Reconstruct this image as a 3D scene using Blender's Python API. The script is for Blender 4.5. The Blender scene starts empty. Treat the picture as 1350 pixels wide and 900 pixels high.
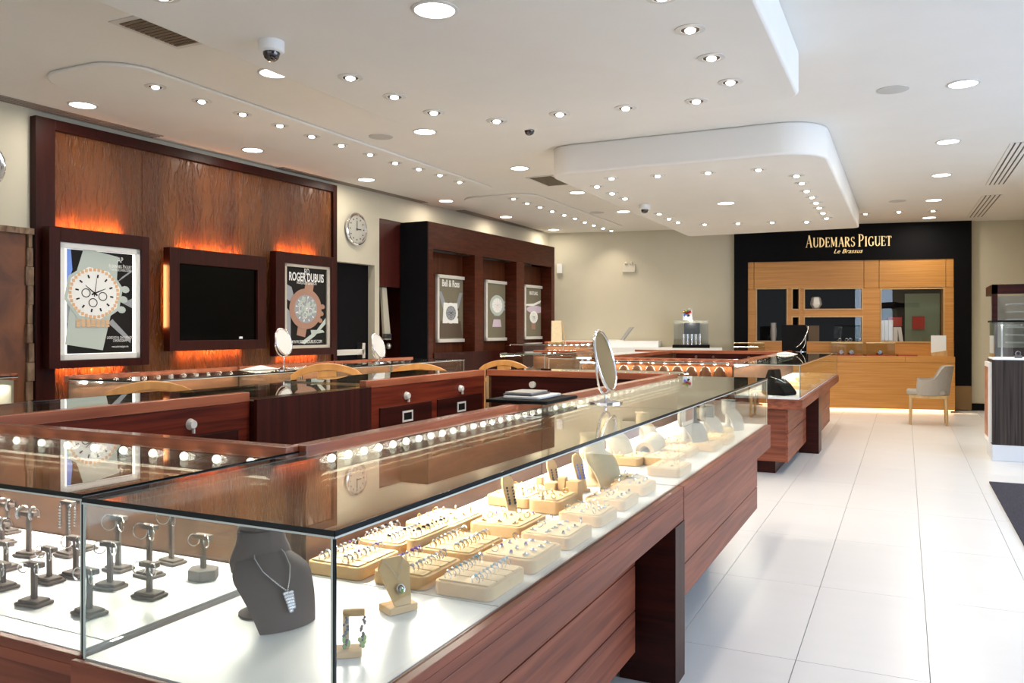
import bpy, bmesh, math, random
from mathutils import Vector, Matrix
random.seed(7)
S = bpy.context.scene
COL = S.collection
PI = math.pi

# ---------------------------------------------------------------- camera
F = 1075.0; TH = math.atan(518 / F); SN, CS = math.sin(TH), math.cos(TH); HC = 1.38; HZ = 434.0
cam = bpy.data.cameras.new('camera'); cam.sensor_width = 36; cam.lens = F / 1350 * 36
cam.shift_y = -(450 - HZ) / 1350; cam.clip_end = 100; cam.clip_start = .02
camo = bpy.data.objects.new('camera', cam); COL.objects.link(camo)
camo.location = (0, 0, HC); camo.rotation_euler = (PI / 2, 0, TH)
S.camera = camo

# ---------------------------------------------------------------- world, exposure, big daylight
W = bpy.data.worlds.new('daylight'); S.world = W; W.use_nodes = True
W.node_tree.nodes['Background'].inputs[0].default_value = (.80, .88, 1, 1)
W.node_tree.nodes['Background'].inputs[1].default_value = 0.24
S.view_settings.view_transform = 'Standard'; S.view_settings.look = 'None'
S.view_settings.exposure = 0.12; S.view_settings.gamma = 1
S.view_settings.use_curve_mapping = False
S.cycles.max_bounces = 9; S.cycles.diffuse_bounces = 4; S.cycles.glossy_bounces = 5
S.cycles.transmission_bounces = 6; S.cycles.transparent_max_bounces = 24
S.cycles.use_denoising = True; S.cycles.sample_clamp_indirect = 6
S.cycles.caustics_reflective = False; S.cycles.caustics_refractive = False

SPOT_W, DISC_W, CASE_W = 23, 16, 10
WARM = (1, .86, .70)
def lamp(kind, loc, energy, color=(1, 1, 1), rot=(0, 0, 0), **kw):
    l = bpy.data.lights.new(kw.pop('name', 'lamp_light'), kind); l.energy = energy; l.color = color
    for k, v in kw.items(): setattr(l, k, v)
    o = bpy.data.objects.new(l.name, l); COL.objects.link(o); o.location = loc; o.rotation_euler = rot
    return o
# daylight of the shop front, to the right of and behind the photographer
lamp('AREA', (4.6, 5.0, 1.7), 300, (.62, .77, 1), (0, PI / 2, 0), shape='RECTANGLE', size=2.6, size_y=7, name='shopfront_daylight')
lamp('AREA', (-1.2, -2.6, 1.8), 45, (.95, .95, 1), (PI / 2, 0, 0), shape='RECTANGLE', size=7, size_y=2.4, name='entrance_daylight')

# ---------------------------------------------------------------- pixel helpers (1350x900 frame)
def at(px, py, z=0.0):
    d = F * (z - HC) / (HZ - py); r = (px - 675) / F * d
    return Vector((-SN * d + CS * r, CS * d + SN * r, z))
def ray(px, py):
    u = (px - 675) / F; v = (HZ - py) / F
    return Vector((-SN + CS * u, CS + SN * u, v))
def frame(origin, ang):
    return Matrix.Translation(origin) @ Matrix.Rotation(ang, 4, 'Z')
FL = frame((-6.6, 4.4, 0), math.atan2(.999, .045))        # left wall: x along it, -y into the room
FB = frame((1.02, 15.8, 0), math.radians(12))             # back wall
F0 = Matrix.Identity(4)
def hit(fr, px, py, y=0.0):
    i = fr.inverted(); o = i @ Vector((0, 0, HC)); d = i.to_3x3() @ ray(px, py)
    t = (y - o.y) / d.y; p = o + d * t
    return p.x, p.z

# ---------------------------------------------------------------- materials
def mat(name, col, rough=.5, metal=0, spec=.5, coat=0, emit=None, es=1, sheen=0):
    m = bpy.data.materials.new(name); m.use_nodes = True; b = m.node_tree.nodes['Principled BSDF']
    b.inputs['Base Color'].default_value = (*col, 1); b.inputs['Roughness'].default_value = rough
    b.inputs['Metallic'].default_value = metal; b.inputs['Specular IOR Level'].default_value = spec
    b.inputs['Coat Weight'].default_value = coat
    if emit: b.inputs['Emission Color'].default_value = (*emit, 1); b.inputs['Emission Strength'].default_value = es
    return m
def N(m, t, **kw):
    n = m.node_tree.nodes.new(t)
    for k, v in kw.items(): setattr(n, k, v)
    return n
def L(m, a, b): m.node_tree.links.new(a, b)
def grainy(name, c1, c2, scale, detail=4, rough=.5, bump=0, coat=0, rot=(0, 0, 0), c3=None, spec=.5):
    m = mat(name, c1, rough, coat=coat, spec=spec); b = m.node_tree.nodes['Principled BSDF']
    tc = N(m, 'ShaderNodeTexCoord'); mp = N(m, 'ShaderNodeMapping'); mp.inputs['Scale'].default_value = scale
    mp.inputs['Rotation'].default_value = rot
    no = N(m, 'ShaderNodeTexNoise'); no.inputs['Scale'].default_value = 1; no.inputs['Detail'].default_value = detail
    no.inputs['Distortion'].default_value = .6
    cr = N(m, 'ShaderNodeValToRGB'); e = cr.color_ramp.elements
    e[0].position = .32; e[0].color = (*c1, 1); e[1].position = .68; e[1].color = (*c2, 1)
    if c3: k = e.new(.5); k.color = (*c3, 1)
    L(m, tc.outputs['Object'], mp.inputs[0]); L(m, mp.outputs[0], no.inputs[0]); L(m, no.outputs[0], cr.inputs[0])
    L(m, cr.outputs[0], b.inputs['Base Color'])
    if bump:
        bp = N(m, 'ShaderNodeBump'); bp.inputs['Strength'].default_value = bump; bp.inputs['Distance'].default_value = .01
        L(m, no.outputs[0], bp.inputs['Height']); L(m, bp.outputs[0], b.inputs['Normal'])
    return m
def glass(name, tint, ior=1.5, base=0.0):
    m = bpy.data.materials.new(name); m.use_nodes = True; nt = m.node_tree; nt.nodes.remove(nt.nodes['Principled BSDF'])
    out = nt.nodes['Material Output']
    fr = N(m, 'ShaderNodeFresnel'); fr.inputs[0].default_value = ior
    ge = N(m, 'ShaderNodeNewGeometry')
    # same Fresnel on both faces of the sheet
    tr = N(m, 'ShaderNodeBsdfTransparent'); tr.inputs[0].default_value = (*tint, 1)
    gl = N(m, 'ShaderNodeBsdfGlossy'); gl.inputs['Roughness'].default_value = .0; gl.inputs[0].default_value = (.95, .97, .95, 1)
    lw = N(m, 'ShaderNodeLayerWeight'); lw.inputs[0].default_value = .5
    pw = N(m, 'ShaderNodeMath', operation='POWER'); pw.inputs[1].default_value = 4.2
    mu = N(m, 'ShaderNodeMath', operation='MULTIPLY_ADD'); mu.inputs[1].default_value = .92; mu.inputs[2].default_value = .035 + base
    L(m, lw.outputs['Facing'], pw.inputs[0]); L(m, pw.outputs[0], mu.inputs[0])
    mx = N(m, 'ShaderNodeMixShader'); L(m, mu.outputs[0], mx.inputs[0]); L(m, tr.outputs[0], mx.inputs[1]); L(m, gl.outputs[0], mx.inputs[2])
    L(m, mx.outputs[0], out.inputs[0])
    return m
def glow(name, col, s):
    m = bpy.data.materials.new(name); m.use_nodes = True; nt = m.node_tree; nt.nodes.remove(nt.nodes['Principled BSDF'])
    e = N(m, 'ShaderNodeEmission'); e.inputs[0].default_value = (*col, 1); e.inputs[1].default_value = s
    L(m, e.outputs[0], nt.nodes['Material Output'].inputs[0]); return m

RED1, RED2, RED3 = (.30, .085, .04), (.13, .030, .014), (.21, .055, .026)
M = dict(
    wood_x=grainy('mahogany_x', RED1, RED2, (1.3, 14, 30), rough=.46, c3=RED3, spec=.4),
    wood_y=grainy('mahogany_y', RED1, RED2, (14, 1.3, 30), rough=.46, c3=RED3, spec=.4),
    wood_z=grainy('mahogany_z', (.060, .010, .006), (.018, .004, .003), (26, 26, 1.0), spec=.18, rough=.4),
    darkwood_x=grainy('dark_mahogany_x', (.050, .008, .005), (.018, .004, .003), (1.5, 14, 30), spec=.18, rough=.35),
    innerwood_y=grainy('inner_mahogany_y', (.20, .032, .013), (.07, .010, .005), (14, 1.3, 30), spec=.18, rough=.35),
    darkwood_y=grainy('dark_mahogany_y', (.050, .008, .005), (.018, .004, .003), (14, 1.5, 30), spec=.18, rough=.35),
    rail_x=grainy('rail_x', (.42, .13, .06), (.26, .07, .032), (1.5, 20, 20), rough=.25, coat=.3),
    rail_y=grainy('rail_y', (.42, .13, .06), (.26, .07, .032), (20, 1.5, 20), rough=.25, coat=.3),
    backpanel=grainy('tan_back_panel', (.15, .062, .024), (.08, .030, .011), (3, 3, 22), rough=.5),
    frame=grainy('frame_wood', (.040, .0055, .003), (.022, .0035, .002), (24, 24, 3), spec=.18, rough=.42),
    bay=grainy('bay_wood', (.085, .022, .007), (.045, .011, .004), (30, 30, .8), spec=.18, rough=.45),
    bayframe=grainy('bay_frame_wood', (.085, .017, .006), (.045, .008, .003), (4, 4, 30), spec=.18, rough=.38),
    honey=grainy('honey_wood', (.60, .29, .075), (.47, .205, .045), (1.2, 8, 42), rough=.45),
    oak=grainy('pale_oak', (.62, .42, .20), (.50, .32, .14), (18, 18, 3), rough=.5),
    chairwood=grainy('chair_wood', (.62, .30, .08), (.48, .21, .05), (12, 12, 4), rough=.4),
    wenge=grainy('wenge', (.060, .046, .040), (.018, .013, .012), (60, 60, 1.2), spec=.18, rough=.5),
    burl=grainy('burl_wood', (.22, .075, .022), (.09, .028, .008), (4, 4, 3), detail=6, rough=.5),
    edge=grainy('live_edge', (.30, .20, .12), (.10, .05, .025), (20, 20, 6), rough=.7),
    wall=grainy('cream_paint', (.60, .555, .43), (.585, .54, .415), (3, 3, 3), rough=.8),
    ceil=grainy('ceiling_paint', (.80, .78, .74), (.78, .76, .72), (2, 2, 2), rough=.85),
    tile=grainy('floor_tile', (.80, .80, .80), (.765, .765, .765), (1.5, 3, 3), rough=.28),
    grout=mat('grout', (.36, .36, .37), .8),
    niche_glass=glass('niche_glass', (.88, .88, .88)),
    white=mat('white_deck', (.93, .94, .95), .35),
    whiteplastic=mat('white_plastic', (.82, .82, .80), .4),
    fixture=mat('fixture_trim', (.62, .61, .58), .4),
    inner=mat('fixture_inner', (.05, .035, .03), .4),
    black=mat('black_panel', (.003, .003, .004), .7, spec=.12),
    blackmatte=mat('black_matte', (.004, .004, .0045), .75, spec=.15),
    screen=mat('screen', (.001, .001, .001), .2, spec=.1),
    chrome=mat('chrome', (.82, .82, .84), .08, 1),
    steel=mat('brushed_steel', (.55, .55, .53), .35, 1),
    silverframe=mat('silver_frame', (.78, .77, .72), .4, .3),
    paleframe=mat('pale_frame', (.55, .50, .42), .4, .3),
    gold=mat('gold', (.85, .60, .25), .25, 1),
    signgold=mat('sign_gold', (.85, .62, .30), .3, .6, emit=(.9, .62, .28), es=.35),
    silver=mat('silver', (.80, .80, .82), .15, 1),
    darkmetal=mat('dark_metal', (.12, .11, .12), .3, .8),
    diamond=mat('clear_stone', (.88, .89, .95), .05, .6),
    blue=mat('blue_stone', (.12, .22, .75), .1, coat=1),
    aqua=mat('aqua_stone', (.25, .60, .80), .1, coat=1),
    violet=mat('violet_stone', (.28, .16, .60), .1, coat=1),
    green=mat('green_stone', (.30, .50, .12), .15, coat=1),
    onyx=mat('black_stone', (.01, .01, .012), .1, coat=1),
    peach=grainy('peach_suede', (.80, .54, .27), (.76, .50, .24), (60, 60, 60), rough=.85),
    peachtop=grainy('pale_peach_suede', (.86, .64, .36), (.82, .60, .33), (60, 60, 60), rough=.85),
    cream=grainy('cream_suede', (.80, .66, .42), (.75, .60, .37), (40, 40, 40), rough=.8),
    grey=mat('grey_brown_suede', (.135, .105, .094), .75, spec=.25),
    palegrey=mat('pale_grey_suede', (.42, .41, .38), .7),
    tuft=mat('amber_backs', (.24, .085, .028), .45),
    chairfab=grainy('grey_beige_fabric', (.40, .36, .31), (.35, .31, .27), (90, 90, 90), rough=.9),
    cushion=mat('watch_cushion', (.75, .73, .68), .7),
    redtray=mat('red_brown_tray', (.35, .07, .03), .5),
    book=mat('white_book', (.9, .89, .86), .6),
    carpet=grainy('carpet', (.035, .032, .055), (.012, .011, .018), (160, 12, 12), rough=.95),
    plinth=mat('grey_plinth', (.62, .65, .70), .35),
    plate=mat('beige_plate', (.62, .58, .47), .5),
    lockwhite=mat('tag_white', (.8, .8, .8), .5),
    tanlow=mat('tan_panel', (.22, .13, .05), .5),
    diffuser=mat('diffuser_metal', (.32, .27, .22), .5, .3),
    grille=mat('grille_metal', (.16, .13, .09), .5, .4),
    speaker=mat('speaker_cloth', (.55, .54, .51), .8),
    dome=mat('smoked_dome', (.02, .015, .013), .06, coat=1),
    glass_top=glass('top_glass', (.93, .94, .90), base=.07),
    glass=glass('pane_glass', (.95, .965, .955)),
    glass_edge=mat('glass_edge', (.008, .012, .012), .15),
    glass_seam=mat('polished_glass_seam', (.62, .68, .62), .2),
    acryl=glass('acrylic', (.93, .95, .93), base=.03),
    mirror=mat('mirror', (.86, .89, .90), .02, 1),
    bulb=glow('bulb', (1, .93, .82), 22),
    disc=glow('disc_light', (1, .95, .86), 9),
    led=glow('led', (1, .96, .88), 18),
    ledtube=glass('led_tube', (.94, .96, .97), base=.16),
    glowwarm=glow('warm_strip', (1, .50, .22), 5),
    # poster inks (backlit posters)
    ink_dark=mat('ink_dark', (.012, .011, .010), .6, spec=.15),
    ink_taupe=mat('ink_taupe', (.13, .115, .075), .5, emit=(.15, .13, .09), es=.3),
    ink_brown=mat('ink_brown', (.07, .05, .035), .4, emit=(.07, .05, .035), es=.4),
    ink_white=mat('ink_white', (.62, .62, .58), .5, emit=(.8, .8, .76), es=.22),
    ink_pearl=mat('ink_pearl', (.34, .38, .34), .5, emit=(.5, .58, .5), es=.22),
    ink_gold=mat('ink_gold', (.50, .30, .15), .5, emit=(.7, .42, .22), es=.25),
    ink_rose=mat('ink_rose', (.28, .15, .10), .5, emit=(.45, .28, .20), es=.15),
    ink_grey=mat('ink_grey', (.22, .23, .24), .4, emit=(.22, .23, .24), es=.3),
    ink_blue=mat('ink_blue', (.12, .22, .55), .4, emit=(.12, .22, .55), es=.4),
    ink_mauve=mat('ink_mauve', (.42, .35, .40), .4, emit=(.42, .35, .40), es=.4),
    light_edge=mat('backlit_border', (.8, .8, .8), .4, emit=(1, .98, .95), es=.8),
    ref_green=mat('green_glass_panel', (.20, .26, .18), .15),
    red=mat('red_cover', (.40, .02, .01), .4),
    card=mat('white_card', (.78, .82, .85), .5),
    stone=mat('white_ceramic', (.75, .74, .70), .4),
)
# chiselled panel of the left wall
def chisel():
    m = grainy('chiselled_panel', (.175, .055, .010), (.095, .025, .005), (4, 4, .5), spec=.4, rough=.34)
    b = m.node_tree.nodes['Principled BSDF']; tc = N(m, 'ShaderNodeTexCoord'); mp = N(m, 'ShaderNodeMapping')
    mp.inputs['Scale'].default_value = (34, 34, 7); v = N(m, 'ShaderNodeTexNoise'); v.inputs['Scale'].default_value = 1; v.inputs['Detail'].default_value = 2
    r = N(m, 'ShaderNodeValToRGB'); r.color_ramp.elements[0].position = .45; r.color_ramp.elements[1].position = .62
    bp = N(m, 'ShaderNodeBump'); bp.inputs['Strength'].default_value = 1; bp.inputs['Distance'].default_value = .013
    L(m, tc.outputs['Object'], mp.inputs[0]); L(m, mp.outputs[0], v.inputs[0]); L(m, v.outputs[0], r.inputs[0]); L(m, r.outputs[0], bp.inputs['Height']); L(m, bp.outputs[0], b.inputs['Normal'])
    return m
M['chisel'] = chisel()

# ---------------------------------------------------------------- mesh builder
class MB:
    def __init__(s): s.v = []; s.f = []; s.m = []; s.cur = 0
    def add(s, vs, fs):
        n = len(s.v); s.v += [tuple(v) for v in vs]; s.f += [[n + i for i in f] for f in fs]; s.m += [s.cur] * len(fs); return s
    def box(s, x0, x1, y0, y1, z0, z1):
        x0, x1 = sorted((x0, x1)); y0, y1 = sorted((y0, y1)); z0, z1 = sorted((z0, z1))
        return s.add([(x0, y0, z0), (x1, y0, z0), (x1, y1, z0), (x0, y1, z0), (x0, y0, z1), (x1, y0, z1), (x1, y1, z1), (x0, y1, z1)],
                     [(0, 3, 2, 1), (4, 5, 6, 7), (0, 1, 5, 4), (1, 2, 6, 5), (2, 3, 7, 6), (3, 0, 4, 7)])
    def prism(s, poly, z0, z1):           # poly in xy, CCW
        n = len(poly)
        return s.add([(x, y, z0) for x, y in poly] + [(x, y, z1) for x, y in poly],
                     [tuple(range(n - 1, -1, -1)), tuple(range(n, 2 * n))] + [(i, (i + 1) % n, n + (i + 1) % n, n + i) for i in range(n)])
    def prism_xz(s, poly, y0, y1):        # poly in xz
        n = len(poly)
        return s.add([(x, y0, z) for x, z in poly] + [(x, y1, z) for x, z in poly],
                     [tuple(range(n)), tuple(range(2 * n - 1, n - 1, -1))] + [(i, n + i, n + (i + 1) % n, (i + 1) % n) for i in range(n)])
    def rbox(s, x0, x1, y0, y1, z0, z1, r=.02, k=5): return s.prism(rrect(x0, x1, y0, y1, r, k), z0, z1)
    def ring(s, p0, p1, r0, r1=None, n=16, caps=True):
        r1 = r0 if r1 is None else r1
        a = Vector(p0); b = Vector(p1); d = (b - a).normalized()
        u = d.orthogonal().normalized(); w = d.cross(u)
        vs = [];
        for c, r in ((a, r0), (b, r1)):
            for i in range(n):
                t = 2 * PI * i / n; vs.append(c + (u * math.cos(t) + w * math.sin(t)) * r)
        fs = [(i, (i + 1) % n, n + (i + 1) % n, n + i) for i in range(n)]
        if caps: fs += [tuple(range(n - 1, -1, -1)), tuple(range(n, 2 * n))]
        return s.add(vs, fs)
    def tube(s, pts, r, n=8, closed=False):
        pts = [Vector(p) for p in pts]; m = len(pts); vs = []; prev = None
        for i, p in enumerate(pts):
            if closed: d = (pts[(i + 1) % m] - pts[i - 1]).normalized()
            else: d = (pts[min(i + 1, m - 1)] - pts[max(i - 1, 0)]).normalized()
            if prev is None: u = d.orthogonal().normalized()
            else:
                u = prev - d * prev.dot(d); u = u.normalized() if u.length > 1e-6 else d.orthogonal().normalized()
            prev = u; w = d.cross(u); rr = r[i] if isinstance(r, (list, tuple)) else r
            vs += [p + (u * math.cos(2 * PI * k / n) + w * math.sin(2 * PI * k / n)) * rr for k in range(n)]
        fs = []
        for i in range(m if closed else m - 1):
            a, b = i * n, ((i + 1) % m) * n
            fs += [(a + k, a + (k + 1) % n, b + (k + 1) % n, b + k) for k in range(n)]
        if not closed: fs += [tuple(range(n - 1, -1, -1)), tuple(range((m - 1) * n, m * n))]
        return s.add(vs, fs)
    def torus(s, c, nrm, R, r, n=20, k=6, a0=0, a1=2 * PI):
        nrm = Vector(nrm).normalized(); u = nrm.orthogonal().normalized()
        if abs(nrm.z) < .9: u = Vector((0, 0, 1)) - nrm * nrm.z; u.normalize()
        w = nrm.cross(u); full = abs(a1 - a0 - 2 * PI) < 1e-6
        m = n if full else n + 1
        pts = [Vector(c) + (u * math.cos(a0 + (a1 - a0) * i / n) + w * math.sin(a0 + (a1 - a0) * i / n)) * R for i in range(m)]
        return s.tube(pts, r, k, closed=full)
    def lathe(s, c, prof, n=24):          # prof: (r, z)
        vs = []; fs = []; c = Vector(c)
        for r, z in prof: vs += [(c.x + r * math.cos(2 * PI * i / n), c.y + r * math.sin(2 * PI * i / n), c.z + z) for i in range(n)]
        for j in range(len(prof) - 1): fs += [(j * n + i, j * n + (i + 1) % n, (j + 1) * n + (i + 1) % n, (j + 1) * n + i) for i in range(n)]
        fs += [tuple(range(n - 1, -1, -1)), tuple(range((len(prof) - 1) * n, len(prof) * n))]
        return s.add(vs, fs)
    def ball(s, c, r, n=10, k=6, sz=1):
        return s.lathe((c[0], c[1], c[2]), [(max(r * math.sin(PI * i / k), r * .02), -r * sz * math.cos(PI * i / k)) for i in range(k + 1)], n)
    def disc(s, c, nrm, r, n=24, th=.003, sx=1): # thin round plate, edge sx
        nrm = Vector(nrm).normalized(); a = Vector(c) - nrm * th / 2; return s.ring(a, a + nrm * th, r, n=n)
    def grid(s, rows):
        n = len(rows[0]); vs = [p for r in rows for p in r]
        return s.add(vs, [(j * n + i, j * n + i + 1, (j + 1) * n + i + 1, (j + 1) * n + i) for j in range(len(rows) - 1) for i in range(n - 1)])
    def flat(s, poly, y):                 # flat polygon facing -y
        return s.add([(x, y, z) for x, z in poly], [tuple(range(len(poly)))])
    def use(s, i): s.cur = i; return s

def rrect(x0, x1, y0, y1, r, k=5):
    x0, x1 = sorted((x0, x1)); y0, y1 = sorted((y0, y1)); o = []
    rs = list(r) if isinstance(r, tuple) else [min(r, (x1 - x0) / 2.01, (y1 - y0) / 2.01)] * 4
    for sx, sy, a, r in ((1, 0, -PI / 2, rs[0]), (1, 1, 0, rs[1]), (0, 1, PI / 2, rs[2]), (0, 0, PI, rs[3])):
        cx = x1 - r if sx else x0 + r; cy = y1 - r if sy else y0 + r
        for i in range(k + 1): o.append((cx + r * math.cos(a + PI / 2 * i / k), cy + r * math.sin(a + PI / 2 * i / k)))
    return o
BASE = {}
def mesh_of(mb, name, mats, base):
    me = bpy.data.meshes.new(name); bx, by, bz = base
    me.from_pydata([(v[0] - bx, v[1] - by, v[2] - bz) for v in mb.v], [], mb.f)
    for mm in (mats if isinstance(mats, (list, tuple)) else [mats]): me.materials.append(M[mm] if isinstance(mm, str) else mm)
    if len(me.polygons) == len(mb.m): me.polygons.foreach_set('material_index', mb.m)
    me.update(); return me
def smooth(o, ang=40):
    me = o.data; me.polygons.foreach_set('use_smooth', [True] * len(me.polygons))
    bm = bmesh.new(); bm.from_mesh(me); lim = math.radians(ang)
    for e in bm.edges:
        if len(e.link_faces) == 2 and e.calc_face_angle(0) > lim: e.smooth = False
    bm.to_mesh(me); bm.free(); return o
def root(name, label, cat, loc=(0, 0, 0), fr=F0, group=None, rotz=None):
    o = bpy.data.objects.new(name, None); COL.objects.link(o); o.empty_display_size = .05
    o.matrix_world = fr @ Matrix.Translation(loc) @ Matrix.Rotation(rotz or 0, 4, 'Z')
    o['label'] = label; o['category'] = cat
    if group: o['group'] = group
    BASE[o] = tuple(loc) if rotz is None else (0, 0, 0)   # rotz given: parts are modelled about the base
    return o
def part(name, mb, mats, parent, label=None, bev=0, sm=None, stuff=False):
    b = BASE[parent]; me = mesh_of(mb, name, mats, b); o = bpy.data.objects.new(name, me); COL.objects.link(o)
    o.parent = parent; BASE[o] = b
    if label: o['label'] = label
    if stuff: o['kind'] = 'stuff'
    if sm: smooth(o, sm)
    if bev:
        md = o.modifiers.new('bevel', 'BEVEL'); md.width = bev; md.segments = 2; md.limit_method = 'ANGLE'; md.angle_limit = .6
    return o
def single(name, mb, mats, label, cat, base, fr=F0, group=None, sm=None, bev=0, stuff=False):
    me = mesh_of(mb, name, mats, base); o = bpy.data.objects.new(name, me); COL.objects.link(o)
    o.matrix_world = fr @ Matrix.Translation(base); o['label'] = label; o['category'] = cat; BASE[o] = tuple(base)
    if group: o['group'] = group
    if stuff: o['kind'] = 'stuff'
    if sm: smooth(o, sm)
    if bev:
        md = o.modifiers.new('bevel', 'BEVEL'); md.width = bev; md.segments = 2; md.limit_method = 'ANGLE'; md.angle_limit = .6
    return o
def struct(name, mb, mats, fr=F0, label=None, parent=None):
    me = mesh_of(mb, name, mats, (0, 0, 0)); o = bpy.data.objects.new(name, me); COL.objects.link(o)
    o.matrix_world = fr; o['kind'] = 'structure'; BASE[o] = (0, 0, 0)
    if label: o['label'] = label
    return o
def copy_tree(o, parent=None):
    c = o.copy(); COL.objects.link(c)
    if parent: c.parent = parent
    for ch in list(o.children): copy_tree(ch, c)
    return c
def copy_to(src, loc, rotz=0, label=None, group=None, scale=1, fr=F0):
    c = copy_tree(src); c.matrix_world = fr @ Matrix.Translation(loc) @ Matrix.Rotation(rotz, 4, 'Z') @ Matrix.Scale(scale, 4)
    if label: c['label'] = label
    if group: c['group'] = group
    return c
ORD = ['', 'first', 'second', 'third', 'fourth', 'fifth', 'sixth', 'seventh', 'eighth', 'ninth', 'tenth', 'eleventh', 'twelfth', 'thirteenth', 'fourteenth', 'fifteenth', 'sixteenth', 'seventeenth', 'eighteenth', 'nineteenth', 'twentieth', 'twenty-first', 'twenty-second', 'twenty-third', 'twenty-fourth']

def text_mb(s, x, z, y, size, align='CENTER', squeeze=1, bold=0, shear=0, depth=0):
    """flat text facing -y at height z (baseline)"""
    cu = bpy.data.curves.new('t', 'FONT'); cu.body = s; cu.size = size; cu.align_x = align; cu.offset = bold; cu.shear = shear
    cu.resolution_u = 3
    ob = bpy.data.objects.new('t', cu); COL.objects.link(ob)
    dg = bpy.context.evaluated_depsgraph_get(); me = bpy.data.meshes.new_from_object(ob.evaluated_get(dg))
    vs = [(x + v.co.x * squeeze, y, z + v.co.y) for v in me.vertices]; fs = [tuple(p.vertices) for p in me.polygons]
    bpy.data.objects.remove(ob); bpy.data.curves.remove(cu); bpy.data.meshes.remove(me)
    return vs, fs
def add_text(mb, *a, **k):
    v, f = text_mb(*a, **k); mb.add(v, f); return mb

# serif capitals drawn with a broad pen: strokes as (x0,z0,x1,z1,width)
T_, t_ = .17, .055
def arc(cx, cz, rx, rz, a0, a1, n=8, wt=T_, wn=t_):
    o = []
    for i in range(n):
        b0 = math.radians(a0 + (a1 - a0) * i / n); b1 = math.radians(a0 + (a1 - a0) * (i + 1) / n); m = (b0 + b1) / 2
        o.append((cx + rx * math.cos(b0), cz + rz * math.sin(b0), cx + rx * math.cos(b1), cz + rz * math.sin(b1), wn + (wt - wn) * abs(math.cos(m))))
    return o
def ser(x, z, w=.16): return [(x - w, z, x + w, z, .045)]
GL = {
 'A': (.80, [(.10, 0, .42, 1, t_), (.42, 1, .70, 0, T_), (.22, .34, .6, .34, t_)] + ser(.1, .02, .1) + ser(.7, .02, .14)),
 'U': (.80, [(.18, .98, .18, .30, T_), (.68, .98, .68, .30, t_)] + arc(.43, .3, .25, .28, 180, 360) + ser(.18, .98, .14) + ser(.68, .98, .1)),
 'D': (.78, [(.16, 0, .16, 1, T_)] + arc(.16, .5, .52, .48, -90, 90) + ser(.16, .02, .14) + ser(.16, .98, .14)),
 'E': (.66, [(.16, 0, .16, 1, T_), (.16, .97, .58, .97, t_), (.16, .52, .46, .52, t_), (.16, .03, .6, .03, t_), (.58, .97, .58, .8, t_), (.6, .03, .6, .22, t_), (.46, .42, .46, .62, t_)] + ser(.16, .02, .13)),
 'M': (1.0, [(.14, 0, .14, 1, t_), (.14, 1, .46, .1, T_), (.46, .1, .78, 1, t_), (.80, 0, .80, 1, T_)] + ser(.14, .02, .12) + ser(.8, .02, .14) + ser(.12, .98, .1) + ser(.82, .98, .1)),
 'R': (.76, [(.16, 0, .16, 1, T_), (.34, .48, .66, 0, T_)] + arc(.26, .74, .32, .24, -90, 90) + [(.16, .98, .26, .98, t_), (.16, .5, .26, .5, t_)] + ser(.16, .02, .14) + ser(.7, .02, .08)),
 'S': (.60, arc(.30, .74, .2, .24, 40, 270, wt=.1) + arc(.30, .26, .22, .24, 90, -140, wt=.14) + [(.47, .96, .47, .78, t_), (.11, .04, .11, .24, t_)]),
 'P': (.68, [(.16, 0, .16, 1, T_)] + arc(.26, .72, .32, .26, -90, 90) + [(.16, .98, .26, .98, t_), (.16, .46, .26, .46, t_)] + ser(.16, .02, .14) + ser(.1, .98, .06)),
 'I': (.40, [(.20, 0, .20, 1, T_)] + ser(.2, .02, .15) + ser(.2, .98, .15)),
 'G': (.80, arc(.44, .5, .34, .48, 50, 310) + [(.68, .42, .68, .08, T_), (.66, .97, .66, .76, t_)] + ser(.68, .42, .12)),
 'T': (.72, [(.36, 0, .36, 1, T_), (.06, .97, .66, .97, t_), (.06, .97, .06, .78, t_), (.66, .97, .66, .78, t_)] + ser(.36, .02, .14)),
}
def serif_text(mb, s, x0, x1, z, y, hs, big=1.25, th=.012):
    """word with taller first letters, fitted from x0 to x1, facing -y"""
    tot = 0; first = True; items = []
    for ch in s:
        if ch == ' ': tot += .35; first = True; continue
        k = big if first else 1; first = False; items.append((ch, tot, k)); tot += (GL[ch][0] + .06) * (1 + (k - 1) * .6)
    sc = (x1 - x0) / tot
    for ch, off, k in items:
        kk = 1 + (k - 1) * .6
        for ax, az, bx, bz, w in GL[ch][1]:
            ax, bx = x0 + (off + ax * kk) * sc, x0 + (off + bx * kk) * sc; az2, bz2 = z + az * hs * k, z + bz * hs * k
            dx, dz = bx - ax, bz2 - az2; l = math.hypot(dx, dz) or 1; w2 = w * sc * .5; nx, nz = -dz / l * w2, dx / l * w2
            mb.prism_xz([(ax - nx, az2 - nz), (bx - nx, bz2 - nz), (bx + nx, bz2 + nz), (ax + nx, az2 + nz)], y - th, y)
    return mb

def bxz0(px): return hit(FB, px, 400, 0)
# ================================================================= SETTING
CZ, DZ = 3.22, 2.93             # ceiling, dropped ceiling
struct('floor', MB().box(-8, 6, -4, 17.5, -.10, -.006), 'grout', label='large pale floor tiles')
FLO = bpy.data.objects['floor']
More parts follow.
